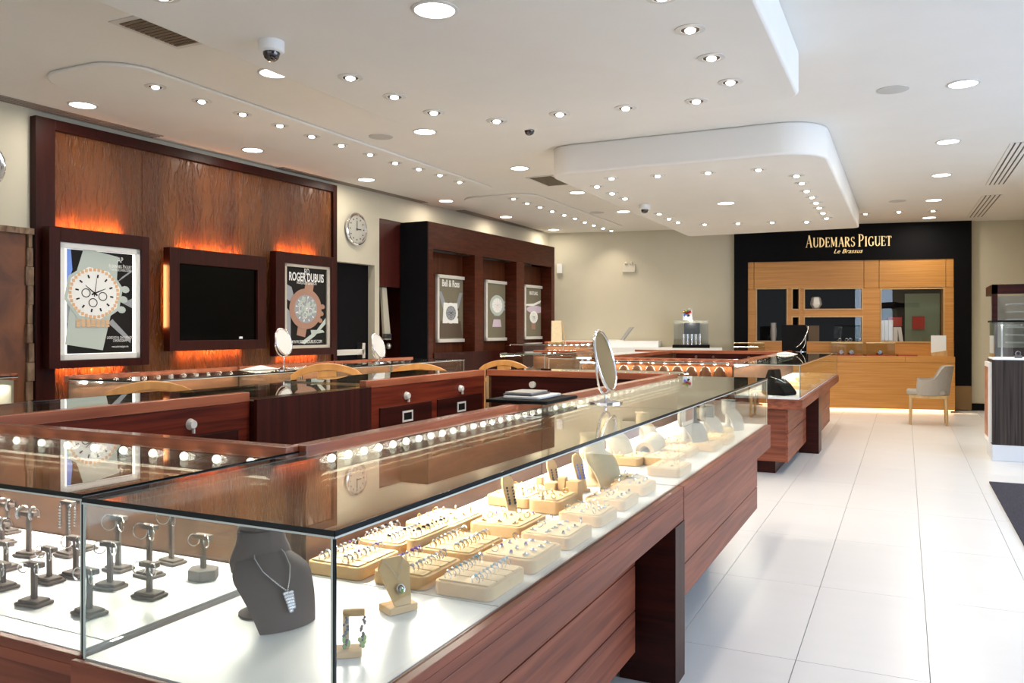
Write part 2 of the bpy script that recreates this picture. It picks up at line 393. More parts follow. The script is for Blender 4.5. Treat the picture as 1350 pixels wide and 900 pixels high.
# hidden-from-view side of the floor keeps the tile finish in big sheets
struct('floor_left', MB().box(-8, -1.915, -4, 17.4, -.0059, 0), 'tile')
struct('floor_front', MB().box(-1.91, 6, -4, 1.405, -.0059, 0), 'tile')
struct('floor_right', MB().box(3.095, 6, 1.41, 17.4, -.0059, 0), 'tile')
tm = None
for i in range(10):
    for j in range(15):
        x0 = -1.91 + .5 * i; y0 = 1.42 + 1.08 * j
        if tm is None:
            tm = mesh_of(MB().box(.0018, .4982, .0018, 1.0782, -.006, 0), 'tile', 'tile', (0, 0, 0))
        t = bpy.data.objects.new('tile', tm); COL.objects.link(t); t.parent = FLO; t.location = (x0, y0, 0)
# walls
xw0, xw1 = -9.0, 11.5
ld = hit(FL, 443, 400)[0]; ldr = hit(FL, 494, 400)[0]; ldt = hit(FL, 470, 347)[1]
al0, al1 = hit(FL, 500, 300)[0], hit(FL, 537, 300)[0]
mb = MB().box(xw0, ld, 0, .5, 0, CZ).box(ld, ldr, 0, .5, ldt, CZ).box(ldr, al0, 0, .5, 0, CZ).box(al0, al1, 0, .5, 2.88, CZ).box(al1, xw1, 0, .5, 0, CZ)
struct('wall_left', mb, 'wall', FL)
_pl, _pr = bxz0(968)[0] + .02, bxz0(1281)[0] - .02
bw = MB().box(-9, _pl, .12, .6, 0, CZ).box(_pr, 1.3, .12, .6, 0, CZ).box(_pl, _pr, .30, .6, 0, CZ)
struct('wall_back', bw, 'wall', FB)
struct('wall_right', MB().box(1.95, 2.1, 10.6, 16.6, 0, CZ), 'wall')
struct('baseboard_back', MB().box(.02, .72, .095, .12, 0, .12), 'blackmatte', FB)
# door in the left wall (dark exit door with push bar)
dr = struct('door_1', MB().box(ld - .05, ldr + .02, .11, .17, 0, ldt), 'black', FL, 'plain black exit door')
part('push_bar', MB().box(ld, hit(FL, 479, 455, .05)[0], .03, .06, 1.05, 1.12).box(hit(FL, 476, 455, .05)[0], hit(FL, 480, 455, .05)[0], .03, .11, 1.0, 1.2), 'steel', dr, 'steel push bar')
ld2 = hit(FL, 500, 380)[0]
d2 = struct('door_2', MB().box(al0 - .1, al1 + .3, .34, .40, 0, 2.9), 'frame', FL, 'dark wooden alcove doorway')
part('lining', MB().box(al1 - .02, al1 - .001, .002, .34, 0, 2.88), 'frame', d2)
part('header_panel', MB().box(al0, al1, .02, .06, hit(FL, 515, 378)[1], 2.88), grainy('header_red', (.075, .010, .006), (.045, .006, .004), (20, 20, 1), rough=.4), d2)
z0 = hit(FL, 505, 448)[1]; z1 = hit(FL, 505, 378)[1]
part('jamb', MB().prism_xz([(hit(FL, 506, 448, .1)[0], z0), (hit(FL, 514, 448, .1)[0], z0), (hit(FL, 508, 378, .1)[0], z1), (hit(FL, 502, 378, .1)[0], z1)], .08, .12), 'wall', d2, 'white door edge glimpsed in the alcove')
part('door_handle', MB().ball((hit(FL, 513, 456, .05)[0], .06, hit(FL, 513, 456, .05)[1]), .045).box(hit(FL, 508, 456, .05)[0], hit(FL, 517, 456, .05)[0], .06, .09, hit(FL, 508, 446, .05)[1], hit(FL, 508, 440, .05)[1]), 'steel', d2, 'brass and steel knob')
# burl wood partition at the far left
bx1 = hit(FL, 33, 300, -.02)[0]; bz = hit(FL, 20, 300, -.02)[1]
bl = root('burl_wood_panel', 'brown burl wood wall panel with a live edge at the left edge of the wall', 'panel', (bx1 - 1.6, -.03, 0), FL)
part('board', MB().box(bx1 - 1.6, bx1 - .02, -.06, 0, 0, bz - .05), 'burl', bl)
part('rim', MB().box(bx1 - 1.6, bx1 + .03, -.10, 0, bz - .05, bz), 'edge', bl)
vs = []
mbk = MB()
for k in range(14):
    zz = k * bz / 14; mbk.box(bx1 - .02 + .008 * math.sin(k * 2.1), bx1 + .03 + .012 * math.sin(k * 1.3), -.09 - .01 * math.sin(k), 0, zz, zz + bz / 14)
part('live_edge', mbk, 'edge', bl, bev=.006)

# ceiling and soffits
struct('ceiling', MB().box(-8, 6, -4, 17.5, CZ, CZ + .1), 'ceil', label='plain white plaster ceiling')
XR = -.63
def soffit(name, poly, z0, lab):
    o = struct(name, MB().prism(poly, z0, CZ), 'ceil', label=lab); smooth(o, 50)
    md = o.modifiers.new('bevel', 'BEVEL'); md.width = .02; md.segments = 3; md.limit_method = 'ANGLE'; md.angle_limit = 1.0
    return o
soffit('trim_1', rrect(-3.45, XR, -1.5, 5.78, (.3, .14, .75, .3), 10), DZ, 'dropped ceiling panel above the front display island')
soffit('trim_2', rrect(-3.26, XR, 7.55, 13.55, (.42, .1, .1, .26), 10), DZ, 'dropped ceiling panel above the rear display island')
soffit('trim_3', rrect(-5.72, -4.78, 3.8, 9.55, .3, 8), CZ - .025, 'low ceiling band near the left wall')
soffit('trim_4', rrect(-5.66, -4.5, 9.95, 14.1, .3, 8), CZ - .025, 'low ceiling band near the left wall, rear')

# ================================================================= CEILING FIXTURES
def make_spot():
    t = root('ceiling_spotlight', '', 'spotlight')
    part('trim_ring', MB().lathe((0, 0, 0), [(.078, 0), (.078, -.004), (.05, -.007), (.046, -.003), (.046, 0)], 24), 'fixture', t, sm=40)
    part('socket', MB().lathe((0, 0, 0), [(.047, -.001), (.047, -.006), (.030, -.0065), (.03, -.001)], 20), 'inner', t, sm=40)
    part('bulb', MB().lathe((0, 0, 0), [(.027, -.002), (.027, -.010), (.018, -.018), (.004, -.021)], 16), 'bulb', t, sm=60)
    return t
def make_disc():
    t = root('ceiling_downlight', '', 'downlight')
    part('trim_ring', MB().lathe((0, 0, 0), [(.115, 0), (.115, -.005), (.098, -.008), (.096, 0)], 32), 'fixture', t, sm=40)
    part('lens', MB().lathe((0, 0, 0), [(.097, -.001), (.097, -.0055), (.05, -.008), (.01, -.0085)], 32), 'disc', t, sm=60)
    return t
SP0 = make_spot(); DC0 = make_disc(); usedS = [False]; usedD = [False]
def spot_at(px, py, z, label, lit=1.0):
    p = at(px, py, z - .006)
    if not usedS[0]: o = SP0; usedS[0] = True
    else: o = copy_tree(SP0)
    o.matrix_world = Matrix.Translation((p.x, p.y, z)); o['label'] = label; o['group'] = 'small ceiling spotlights'
    if lit: lamp('SPOT', (p.x, p.y, z - .05), SPOT_W * lit, WARM, spot_size=math.radians(120), spot_blend=.8, shadow_soft_size=.04, name='spotlight_beam')
def disc_at(px, py, z, label, lit=1.0):
    p = at(px, py, z - .006)
    if not usedD[0]: o = DC0; usedD[0] = True
    else: o = copy_tree(DC0)
    o.matrix_world = Matrix.Translation((p.x, p.y, z)); o['label'] = label; o['group'] = 'large round downlights'
    if lit: lamp('AREA', (p.x, p.y, z - .02), DISC_W * lit, (1, .90, .76), shape='DISK', size=.19, name='downlight_beam')
for k, q in enumerate([(205, 115), (266, 134), (320, 151), (369, 166), (411, 180), (450, 192), (488, 204), (521, 215), (552, 223), (580, 231), (606, 240)]):
    spot_at(*q, CZ - .025, f'{ORD[k+1]} small ceiling spotlight from the left in the long row beside the left wall')
for k, q in enumerate([(677, 262), (695, 268), (712, 273), (728, 278.6), (744, 283.5), (758, 288), (771, 293), (783, 297), (795, 301), (806, 304)]):
    spot_at(*q, CZ - .025, f'{ORD[k+1]} small ceiling spotlight from the left in the rear row over the wood unit', .8)
for k, q in enumerate([(215, -4), (462, 103), (520, 128), (572, 149), (655, 160), (738, 151), (825, 143), (918, 134), (963, 109), (938, 77), (910, 40), (873, -3)]):
    spot_at(*q, DZ, f'{ORD[k+1]} small ceiling spotlight, counted clockwise from the left, in the front dropped ceiling')
for k, q in enumerate([(894, 293), (882, 288.4), (869, 282), (824, 262), (807, 255), (787, 246), (806, 235.5), (867, 232), (933.5, 228), (1000, 224), (1050, 232), (1057, 241.6), (1063.5, 252), (1070.7, 260), (1076, 267.6), (1080, 274), (1085, 281), (1089.6, 287.7), (1063.5, 292.5), (1018, 293.2), (973, 294.5), (929, 295.7)]):
    spot_at(*q, DZ, f'{ORD[k+1]} small ceiling spotlight, counted clockwise from the rear left, in the rear dropped ceiling', .6)
for k, q in enumerate([(1141, 282), (1185, 279.5), (1230, 278)]):
    spot_at(*q, CZ, f'small ceiling spotlight in front of the black sign portal, {ORD[k+1]} from the left')
for k, q in enumerate([(109, 139), (333, 198), (483, 237), (588, 265), (667, 286), (730, 303)]):
    disc_at(*q, CZ, f'large round downlight along the left wall, {ORD[k+1]} from the left', .4)
for k, (q, w) in enumerate([((361, 97), 'under the white dome camera, cut by the dropped ceiling'), ((560, 174), 'half hidden behind the front dropped ceiling corner'), ((685, 222), 'between the two dropped ceilings'), ((761, 254), 'just left of the rear dropped ceiling, nearer one'), ((822, 279), 'just left of the rear dropped ceiling, farther one')]):
    disc_at(*q, CZ, f'large round downlight {w}')
disc_at(573, 14, DZ, 'large round downlight in the middle of the front dropped ceiling')
disc_at(957, 268, DZ, 'large round downlight in the middle of the rear dropped ceiling')
for k, q in enumerate([(1270, 111), (1250, 187), (1241, 231), (1231, 264), (1225, 287)]):
    disc_at(*q, CZ, f'large round downlight over the right aisle, {ORD[k+1]} from the front')
# speakers
for q, w in (((502, 180), 'near the long left spotlight row'), ((1177, 118), 'over the right aisle'), ((1183, 265), 'near the black sign portal'), ((787, 280), 'left of the rear dropped ceiling')):
    p = at(*q, CZ); z = CZ
    single('ceiling_speaker', MB().lathe((p.x, p.y, z), [(.115, 0), (.115, -.004), (.10, -.006), (.01, -.006)], 32), 'speaker', f'flat round grey ceiling speaker {w}', 'speaker', (p.x, p.y, z), sm=50)
# dome cameras
def dome_cam(px, py, z, lab, s=1.0):
    p = at(px, py, z); t = root('dome_camera', lab, 'camera', (p.x, p.y, z))
    part('housing', MB().lathe((p.x, p.y, z), [(.068 * s, 0), (.068 * s, -.05 * s), (.060 * s, -.058 * s), (.045 * s, -.060 * s)], 32), 'whiteplastic', t, sm=40)
    part('dome', MB().lathe((p.x, p.y, z), [(.046 * s, -.058 * s), (.045 * s, -.072 * s), (.036 * s, -.092 * s), (.018 * s, -.104 * s), (.002, -.106 * s)], 24), 'dome', t, sm=60)
dome_cam(358, 55, DZ, 'white dome security camera with smoked bubble on the front dropped ceiling')
dome_cam(850, 270, DZ, 'small dome security camera under the rear dropped ceiling')
dome_cam(698, 163, CZ, 'dark dome camera peeking out behind the front dropped ceiling')
# linear diffusers on the left
def slot_diffuser(p, q, lab, z, hw=.07, n=3, m='diffuser'):
    a, b = at(*p, z), at(*q, z); ctr = (a + b) / 2; ln = (b - a).length; ang = math.atan2(b.y - a.y, b.x - a.x)
    t = root('ceiling_diffuser', lab, 'vent', (ctr.x, ctr.y, z), rotz=ang)
    part('backing', MB().box(-ln / 2, ln / 2, -hw, hw, -.002, 0), 'inner', t)
    for k in range(n + 1):
        y = -hw + 2 * hw * k / n; part('slat', MB().box(-ln / 2, ln / 2, y - hw * .16, y + hw * .16, -.008, -.001), m, t)
    return t
slot_diffuser((-30, 121), (208, 180), 'long brown slot diffuser above the tall red-brown wall panel', CZ)
slot_diffuser((367, 221), (558, 267), 'long brown slot diffuser above the wall clock', CZ)
slot_diffuser((607, 277), (712, 305), 'long brown slot diffuser above the rear wood unit', CZ)
slot_diffuser((1350, 187), (1313, 243), 'four-slot ceiling diffuser at the right edge, nearer one', CZ, .10, 4, 'ceil')
slot_diffuser((1309, 257), (1286, 286), 'four-slot ceiling diffuser at the right, farther one', CZ, .11, 4, 'ceil')
def grille(px, py, lab, sx, sy):
    p = at(px, py, CZ); t = root('return_grille', lab, 'vent', (p.x, p.y, CZ))
    part('border', MB().box(p.x - sx - .04, p.x + sx + .04, p.y - sy - .04, p.y + sy + .04, CZ - .006, CZ), 'fixture', t)
    for k in range(12):
        y = p.y - sy + 2 * sy * (k + .1) / 12; part('slat', MB().box(p.x - sx, p.x + sx, y, y + sy * 2 / 12 * .7, CZ - .011, CZ - .006), 'grille', t)
grille(212, 42, 'brown ceiling return grille left of the white dome camera', .10, .22)
grille(725, 238, 'brown ceiling grille half hidden by the rear dropped ceiling', .14, .3)

# ================================================================= LEFT WALL FEATURES
def hx(px, py, y=0): return hit(FL, px, py, y)
px0, px1 = hx(45, 152, -.06)[0], hx(443, 250, -.06)[0]
tw = root('wall_panelling', 'tall red-brown chiselled wood wall panelling framed in dark wood', 'panelling', (px0, 0, 0), FL)
PT = 3.165
part('border', MB().box(px0, px0 + .17, -.08, 0, 0, PT).box(px1 - .07, px1, -.08, 0, 0, PT).box(px0 + .17, px1 - .07, -.08, 0, PT - .09, PT), 'frame', tw, 'dark wood surround', bev=.004)
se = hx(183, 200)[0]; se2 = hx(310, 230)[0]
for a, b in ((px0 + .17, se), (se, se2), (se2, px1 - .07)):
    part('panel', MB().box(a + .003, b - .003, -.045, 0, 0, PT - .09), 'chisel', tw)
def poly_circle(cx, cz, rx, rz, n=32, a=0): return [(cx + rx * math.cos(2 * PI * i / n + a), cz + rz * math.sin(2 * PI * i / n + a)) for i in range(n)]
def framed(name, lab, cat, P0, P1, z0, z1, q0, q1, w0, w1, off=-.07, th=.14):
    """framed thing on the left wall: outer x P0..P1, z z0..z1, opening q0..q1, w0..w1"""
    t = root(name, lab, cat, ((P0 + P1) / 2, -.05, z0), FL); y1, y0 = off - .045, off - th
    part('frame', MB().box(P0, q0, y0, y1, z0, z1).box(q1, P1, y0, y1, z0, z1).box(q0, q1, y0, y1, z0, w0).box(q0, q1, y0, y1, w1, z1), 'frame', t, 'deep dark red-brown wooden surround', bev=.004)
    part('mount', MB().box(P0 + .12, P1 - .12, y1, -.045, z0 + .12, z1 - .12), 'blackmatte', t)
    for (zz, side) in ((z1 - .05, 1), (z0 + .05, -1)):
        part('light_strip', MB().box(P0 + .15, P1 - .15, -.085, -.06, zz - .01, zz + .01), 'glowwarm', t)
        o = lamp('AREA', FL @ Vector(((P0 + P1) / 2, -.085, zz + side * .03)), 3.4, (1, .38, .15), shape='RECTANGLE', size=(P1 - P0) * .65, size_y=.03, name='frame_glow', spread=math.radians(100))
        o.matrix_world = FL @ Matrix.Translation(((P0 + P1) / 2, -.10, zz + side * .03)) @ Matrix.Rotation(PI if side > 0 else 0, 4, 'X') @ Matrix.Rotation(math.radians(-35 * side), 4, 'X')
    return t, y0
YF = -.21
def fx(px, py): return hit(FL, px, py, YF)
# -- poster 1
P0, P1 = fx(65, 300)[0], fx(197, 330)[0]; q0, q1 = fx(80, 400)[0], fx(187, 400)[0]
Z1, Z0 = 2.24, 1.05; w1, w0 = fx(80, 318)[1], fx(187, 470)[1] - .01
t1, yf = framed('lightbox_poster', 'backlit poster of a gold and white watch, leftmost on the left wall', 'poster', P0, P1, Z0, Z1, q0, q1, w0, w1)
yy = yf + .02
part('bezel', MB().box(q0, q0 + .05, yy, yy + .03, w0, w1).box(q1 - .04, q1, yy, yy + .03, w0, w1).box(q0, q1, yy, yy + .03, w0, w0 + .05).box(q0, q1, yy, yy + .03, w1 - .05, w1), 'silverframe', t1, 'silver snap frame', bev=.003)
a0, a1, b0, b1 = q0 + .045, q1 - .035, w0 + .045, w1 - .045
def watch_art(mb, U, V, c, R, strap, bez, dial, mark, beads=None, ang=0, oct_=False, strapw=.62, up=1.6, dn=1.6, crown=True):
    """watch picture in a mesh; U,V map 0..1 to coords. material indices strap,bez,dial,mark"""
    ca, sa = math.cos(ang), math.sin(ang)
    def pt(x, z): return (U(c[0] + (x * ca - z * sa) * R[0]), V(c[1] + (x * sa + z * ca) * R[1]))
    y = [0]
    def lay(poly, mi): y[0] -= .0012; mb.use(mi); mb.flat([pt(*p) for p in poly], Y0[0] + y[0])
    lay([(-strapw, -dn), (strapw, -dn), (strapw * 1.1, -.6), (strapw * 1.1, .6), (strapw * .95, up), (-strapw * .95, up), (-strapw * 1.1, .6), (-strapw * 1.1, -.6)], strap)
    if crown:
        for dz in (-.38, 0, .38): lay(poly_circle(1.08, dz, .16, .13, 10), strap)
    n = 8 if oct_ else 36
    lay(poly_circle(0, 0, 1.06, 1.06, n, PI / 8 if oct_ else 0), strap if oct_ else bez)
    lay(poly_circle(0, 0, .95, .95, n, PI / 8 if oct_ else 0), bez)
    lay(poly_circle(0, 0, .74, .74, 36), dial)
    if beads is not None:
        y[0] -= .0012; mb.use(beads)
        for i in range(36):
            a = 2 * PI * i / 36; q = pt(.84 * math.cos(a), .84 * math.sin(a)); w = .05 * R[0] * (U(1) - U(0))
            mb.flat([(q[0] - w, q[1] - w), (q[0] + w, q[1] - w), (q[0] + w, q[1] + w), (q[0] - w, q[1] + w)], Y0[0] + y[0])
    y[0] -= .0012; mb.use(mark)
    for i in range(12):
        a = 2 * PI * i / 12; mb.flat([pt(math.cos(a + e) * r, math.sin(a + e) * r) for r, e in ((.56, -.05), (.68, -.04), (.68, .04), (.56, .05))], Y0[0] + y[0])
    for cx, cz in ((-.3, -.05), (.3, -.05), (0, -.34)):
        for i in range(16):
            a, b = 2 * PI * i / 16, 2 * PI * (i + 1) / 16
            mb.flat([pt(cx + math.cos(a) * .16, cz + math.sin(a) * .16), pt(cx + math.cos(b) * .16, cz + math.sin(b) * .16), pt(cx + math.cos(b) * .13, cz + math.sin(b) * .13), pt(cx + math.cos(a) * .13, cz + math.sin(a) * .13)], Y0[0] + y[0])
    y[0] -= .0012
    for a, l, w in ((math.radians(150), .42, .03), (math.radians(35), .42, .03), (math.radians(92), .62, .018)):
        dx, dz = math.cos(a), math.sin(a); mb.flat([pt(-dx * .12 - dz * w, -dz * .12 + dx * w), pt(-dx * .12 + dz * w, -dz * .12 - dx * w), pt(dx * l + dz * w * .3, dz * l - dx * w * .3), pt(dx * l - dz * w * .3, dz * l + dx * w * .3)], Y0[0] + y[0])
Y0 = [yy + .018]
mb = MB(); U = lambda u: a0 + (a1 - a0) * u; V = lambda v: b0 + (b1 - b0) * v
mats = ['light_edge', 'ink_dark', 'ink_pearl', 'ink_gold', 'ink_white', 'ink_dark', 'ink_blue', 'ink_grey', 'ink_white']
mb.use(0).flat([(a0, b0), (a1, b0), (a1, b1), (a0, b1)], Y0[0] + .003)
mb.use(1).flat([(U(.05), V(.01)), (U(.95), V(.01)), (U(.95), V(.99)), (U(.05), V(.99))], Y0[0] + .0015)
mb.use(6).flat([(U(.05), V(.62)), (U(.12), V(.8)), (U(.10), V(.99)), (U(.05), V(.99))], Y0[0] + .0005)
mb.use(7)
for q in ([(.72, .7), (.95, .82), (.95, .84), (.8, .76)], [(.6, .3), (.92, .1), (.93, .14), (.66, .34)], [(.05, .3), (.2, .2), (.1, .5), (.05, .5)], [(.8, .5), (.95, .45), (.95, .55)]):
    mb.flat([(U(u), V(v)) for u, v in q], Y0[0] + .0005)
# strap curve at the bottom and gold links
watch_art(mb, U, V, (.405, .585), (.385, .27), 2, 8, 4, 5, beads=3, ang=math.radians(-10), oct_=True, up=1.5, dn=1.95, strapw=.66)
mb.use(3)
for i in range(7):
    for j in range(3):
        mb.flat([(U(.16 + .066 * i), V(.315 - .026 * j)), (U(.16 + .066 * i + .05), V(.315 - .026 * j)), (U(.16 + .066 * i + .05), V(.335 - .026 * j)), (U(.16 + .066 * i), V(.335 - .026 * j))], Y0[0] - .012)
mb.use(4)
serif_text(mb, 'AUDEMARS PIGUET', U(.60), U(.94), V(.845), Y0[0] - .001, (b1 - b0) * .03, th=.0005)
add_text(mb, 'AP', U(.77), V(.90), Y0[0] - .002, .07, squeeze=.7)
add_text(mb, 'LE MAITRE DE L\'HORLOGERIE', U(.77), V(.815), Y0[0] - .002, .03, squeeze=.55)
add_text(mb, 'LADIES ROYAL OAK OFFSHORE', U(.77), V(.145), Y0[0] - .002, .034, squeeze=.55)
add_text(mb, 'CHRONOGRAPH', U(.77), V(.115), Y0[0] - .002, .034, squeeze=.55)
add_text(mb, 'www.audemarspiguet.com', U(.77), V(.06), Y0[0] - .002, .026, squeeze=.6)
part('picture', mb, mats, t1, 'white strapped watch with gold bezel on black')
# -- television
P0, P1 = fx(224, 335)[0], fx(351, 346)[0]; q0, q1 = fx(237, 400)[0], fx(340, 400)[0]
t2, yf = framed('wall_television', 'black wall television in a deep wooden frame between the two lightbox posters', 'television', P0, P1, 1.17, 2.17, q0, q1, fx(237, 449)[1], fx(237, 347)[1])
part('screen', MB().box(q0, q1, yf + .03, yf + .06, fx(237, 449)[1], fx(237, 347)[1]), 'screen', t2, 'black glossy screen')
xx, zz = fx(320, 445)
part('logo_light', MB().box(xx - .022, xx + .022, yf + .024, yf + .03, zz - .012, zz + .012), 'ink_white', t2)
# -- poster 3
P0, P1 = fx(364, 334)[0], fx(443, 342)[0]; q0, q1 = fx(376, 400)[0], fx(437, 400)[0]; w1, w0 = fx(376, 346)[1], fx(437, 458)[1]
t3, yf = framed('lightbox_poster', 'dark watch poster in a deep wooden frame right of the television, by the exit door', 'poster', P0, P1 - .01, 1.08, 2.25, q0, q1, w0, w1)
yy = yf + .02
part('bezel', MB().box(q0, q0 + .05, yy, yy + .03, w0, w1).box(q1 - .05, q1, yy, yy + .03, w0, w1).box(q0, q1, yy, yy + .03, w0, w0 + .035).box(q0, q1, yy, yy + .03, w1 - .035, w1), 'paleframe', t3, 'champagne metal snap frame', bev=.003)
a0, a1, b0, b1 = q0 + .045, q1 - .045, w0 + .03, w1 - .03; Y0 = [yy + .018]
mb = MB(); U = lambda u, a0=a0, a1=a1: a0 + (a1 - a0) * u; V = lambda v, b0=b0, b1=b1: b0 + (b1 - b0) * v
mats = ['ink_dark', 'ink_rose', 'ink_pearl', 'ink_dark', 'ink_grey', 'ink_white', 'ink_pearl']
mb.use(0).flat([(a0, b0), (a1, b0), (a1, b1), (a0, b1)], Y0[0] + .003)
mb.use(4)
for q in ([(0, .78), (.14, .74), (.2, .62), (.1, .56), (0, .6)], [(.0, .5), (.12, .42), (.12, .1), (.05, .05), (0, .3)]): mb.flat([(U(u), V(v)) for u, v in q], Y0[0] + .001)
mb.use(2)
for q in ([(.35, .04), (.75, .2), (.98, .36), (.98, .28), (.7, .12), (.45, .02)], [(.6, .2), (.9, .2), (.95, .17), (.62, .14)]): mb.flat([(U(u), V(v)) for u, v in q], Y0[0] + .001)
watch_art(mb, U, V, (.47, .47), (.37, .245), 1, 1, 4, 5, ang=math.radians(-12), up=1.4, dn=1.45, strapw=.28)
mb.use(2)
for i in range(40):
    r = random.random() ** .5 * .62; a = random.random() * 6.28; c = (.47 + .36 * r * math.cos(a), .48 + .225 * r * math.sin(a)); w = .035
    mb.flat([(U(c[0] - w), V(c[1] - w * .4)), (U(c[0] + w * .3), V(c[1] - w * .6)), (U(c[0] + w), V(c[1] + w * .4)), (U(c[0] - w * .2), V(c[1] + w * .6))], Y0[0] - .012)
mb.use(5)
add_text(mb, 'ROGER DUBUIS', U(.5), V(.825), Y0[0] - .002, .135, squeeze=.62, bold=.003)
add_text(mb, 'RD', U(.5), V(.905), Y0[0] - .002, .11, squeeze=.6)
add_text(mb, 'HORLOGER GENEVOIS', U(.5), V(.785), Y0[0] - .002, .05, squeeze=.65)
add_text(mb, 'WWW.ROGERDUBUIS.COM', U(.5), V(.03), Y0[0] - .002, .055, squeeze=.75)
part('picture', mb, mats, t3, 'skeleton watch on black')
# vertical glow between poster and television
lg = lamp('AREA', (0, 0, 0), 5, (1, .45, .16), shape='RECTANGLE', size=.03, size_y=.6, name='frame_glow')
gx = fx(214, 400)[0]
lg.matrix_world = FL @ Matrix.Translation((gx + .06, -.11, 1.7)) @ Matrix.Rotation(-PI / 2, 4, 'X') @ Matrix.Rotation(math.radians(-55), 4, 'Y')
# clocks
def clock(px, py, lab, R=.19):
    x, z = hx(px, py, -.03); t = root('wall_clock', lab, 'clock', (x, -.001, z), FL)
    def rot(mbx): return mbx
    part('rim', MB().torus((x, -.03, z), (0, 1, 0), R, .022, 40, 8).ring((x, 0, z), (x, -.03, z), R, n=40), 'silver', t, 'polished scalloped rim', sm=40)
    part('dial', MB().ring((x, -.03, z), (x, -.036, z), R - .02, n=40), mat('clock_dial', (.42, .41, .36), .4), t)
    for i in range(12):
        a = 2 * PI * i / 12; mk = MB().ring((x + math.cos(a) * R * .72, -.037, z + math.sin(a) * R * .72), (x + math.cos(a) * R * .72, -.040, z + math.sin(a) * R * .72), .009, n=8); part('hour_mark', mk, 'ink_dark', t)
    
    part('hand', MB().box(x - .005, x + .005, -.042, -.040, z - .02, z + .11), 'ink_dark', t)
    part('hand', MB().box(x - .02, x + .08, -.045, -.043, z - .005, z + .005), 'ink_dark', t)
clock(470, 302, 'round silver wall clock above the black exit door')
clock(-27, 215, 'dark rimmed round clock cut by the left edge of the photo', .18)

# rear wood unit with three poster bays
UY = -.45
def ux(px, py, y=UY): return hit(FL, px, py, y)
u0, u1 = ux(563, 293)[0], ux(731, 322)[0]; uz = 2.87
un = root('wall_unit', 'tall red-brown wood wall unit with three poster bays at the rear left', 'cabinet', (u0, UY, 0), FL)
bays = [(571, 626), (637, 681), (691, 727)]
bx = [(ux(a, 400)[0], ux(b, 400)[0]) for a, b in bays]; hz = ux(571, 322)[1]
hz = 2.50
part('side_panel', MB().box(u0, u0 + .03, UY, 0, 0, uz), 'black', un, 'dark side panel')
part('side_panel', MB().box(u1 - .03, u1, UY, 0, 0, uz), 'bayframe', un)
part('header', MB().box(u0 + .03, u1 - .03, UY, UY + .05, hz, uz), 'bayframe', un)
part('top_board', MB().box(u0 + .03, u1 - .03, UY + .05, 0, uz - .03, uz), 'bayframe', un)
edges = [u0 + .03] + [v for b in bx for v in b] + [u1 - .03]
for k in range(0, len(edges), 2): part('pillar', MB().box(edges[k], edges[k + 1], UY, -.02, 0, hz), 'bayframe', un, bev=.003)
for a, b in bx: part('back_panel', MB().box(a, b, UY + .22, UY + .24, 0, hz), 'bay', un)
part('base_cabinet', MB().box(bx[0][0], bx[2][1], UY - .02, UY + .0, 0, 1.05), 'frame', un)
part('plinth_block', MB().box(ux(664, 470)[0], ux(700, 470)[0], UY - .35, UY - .021, 0, 1.12), 'darkwood_x', un, 'red-brown low block')
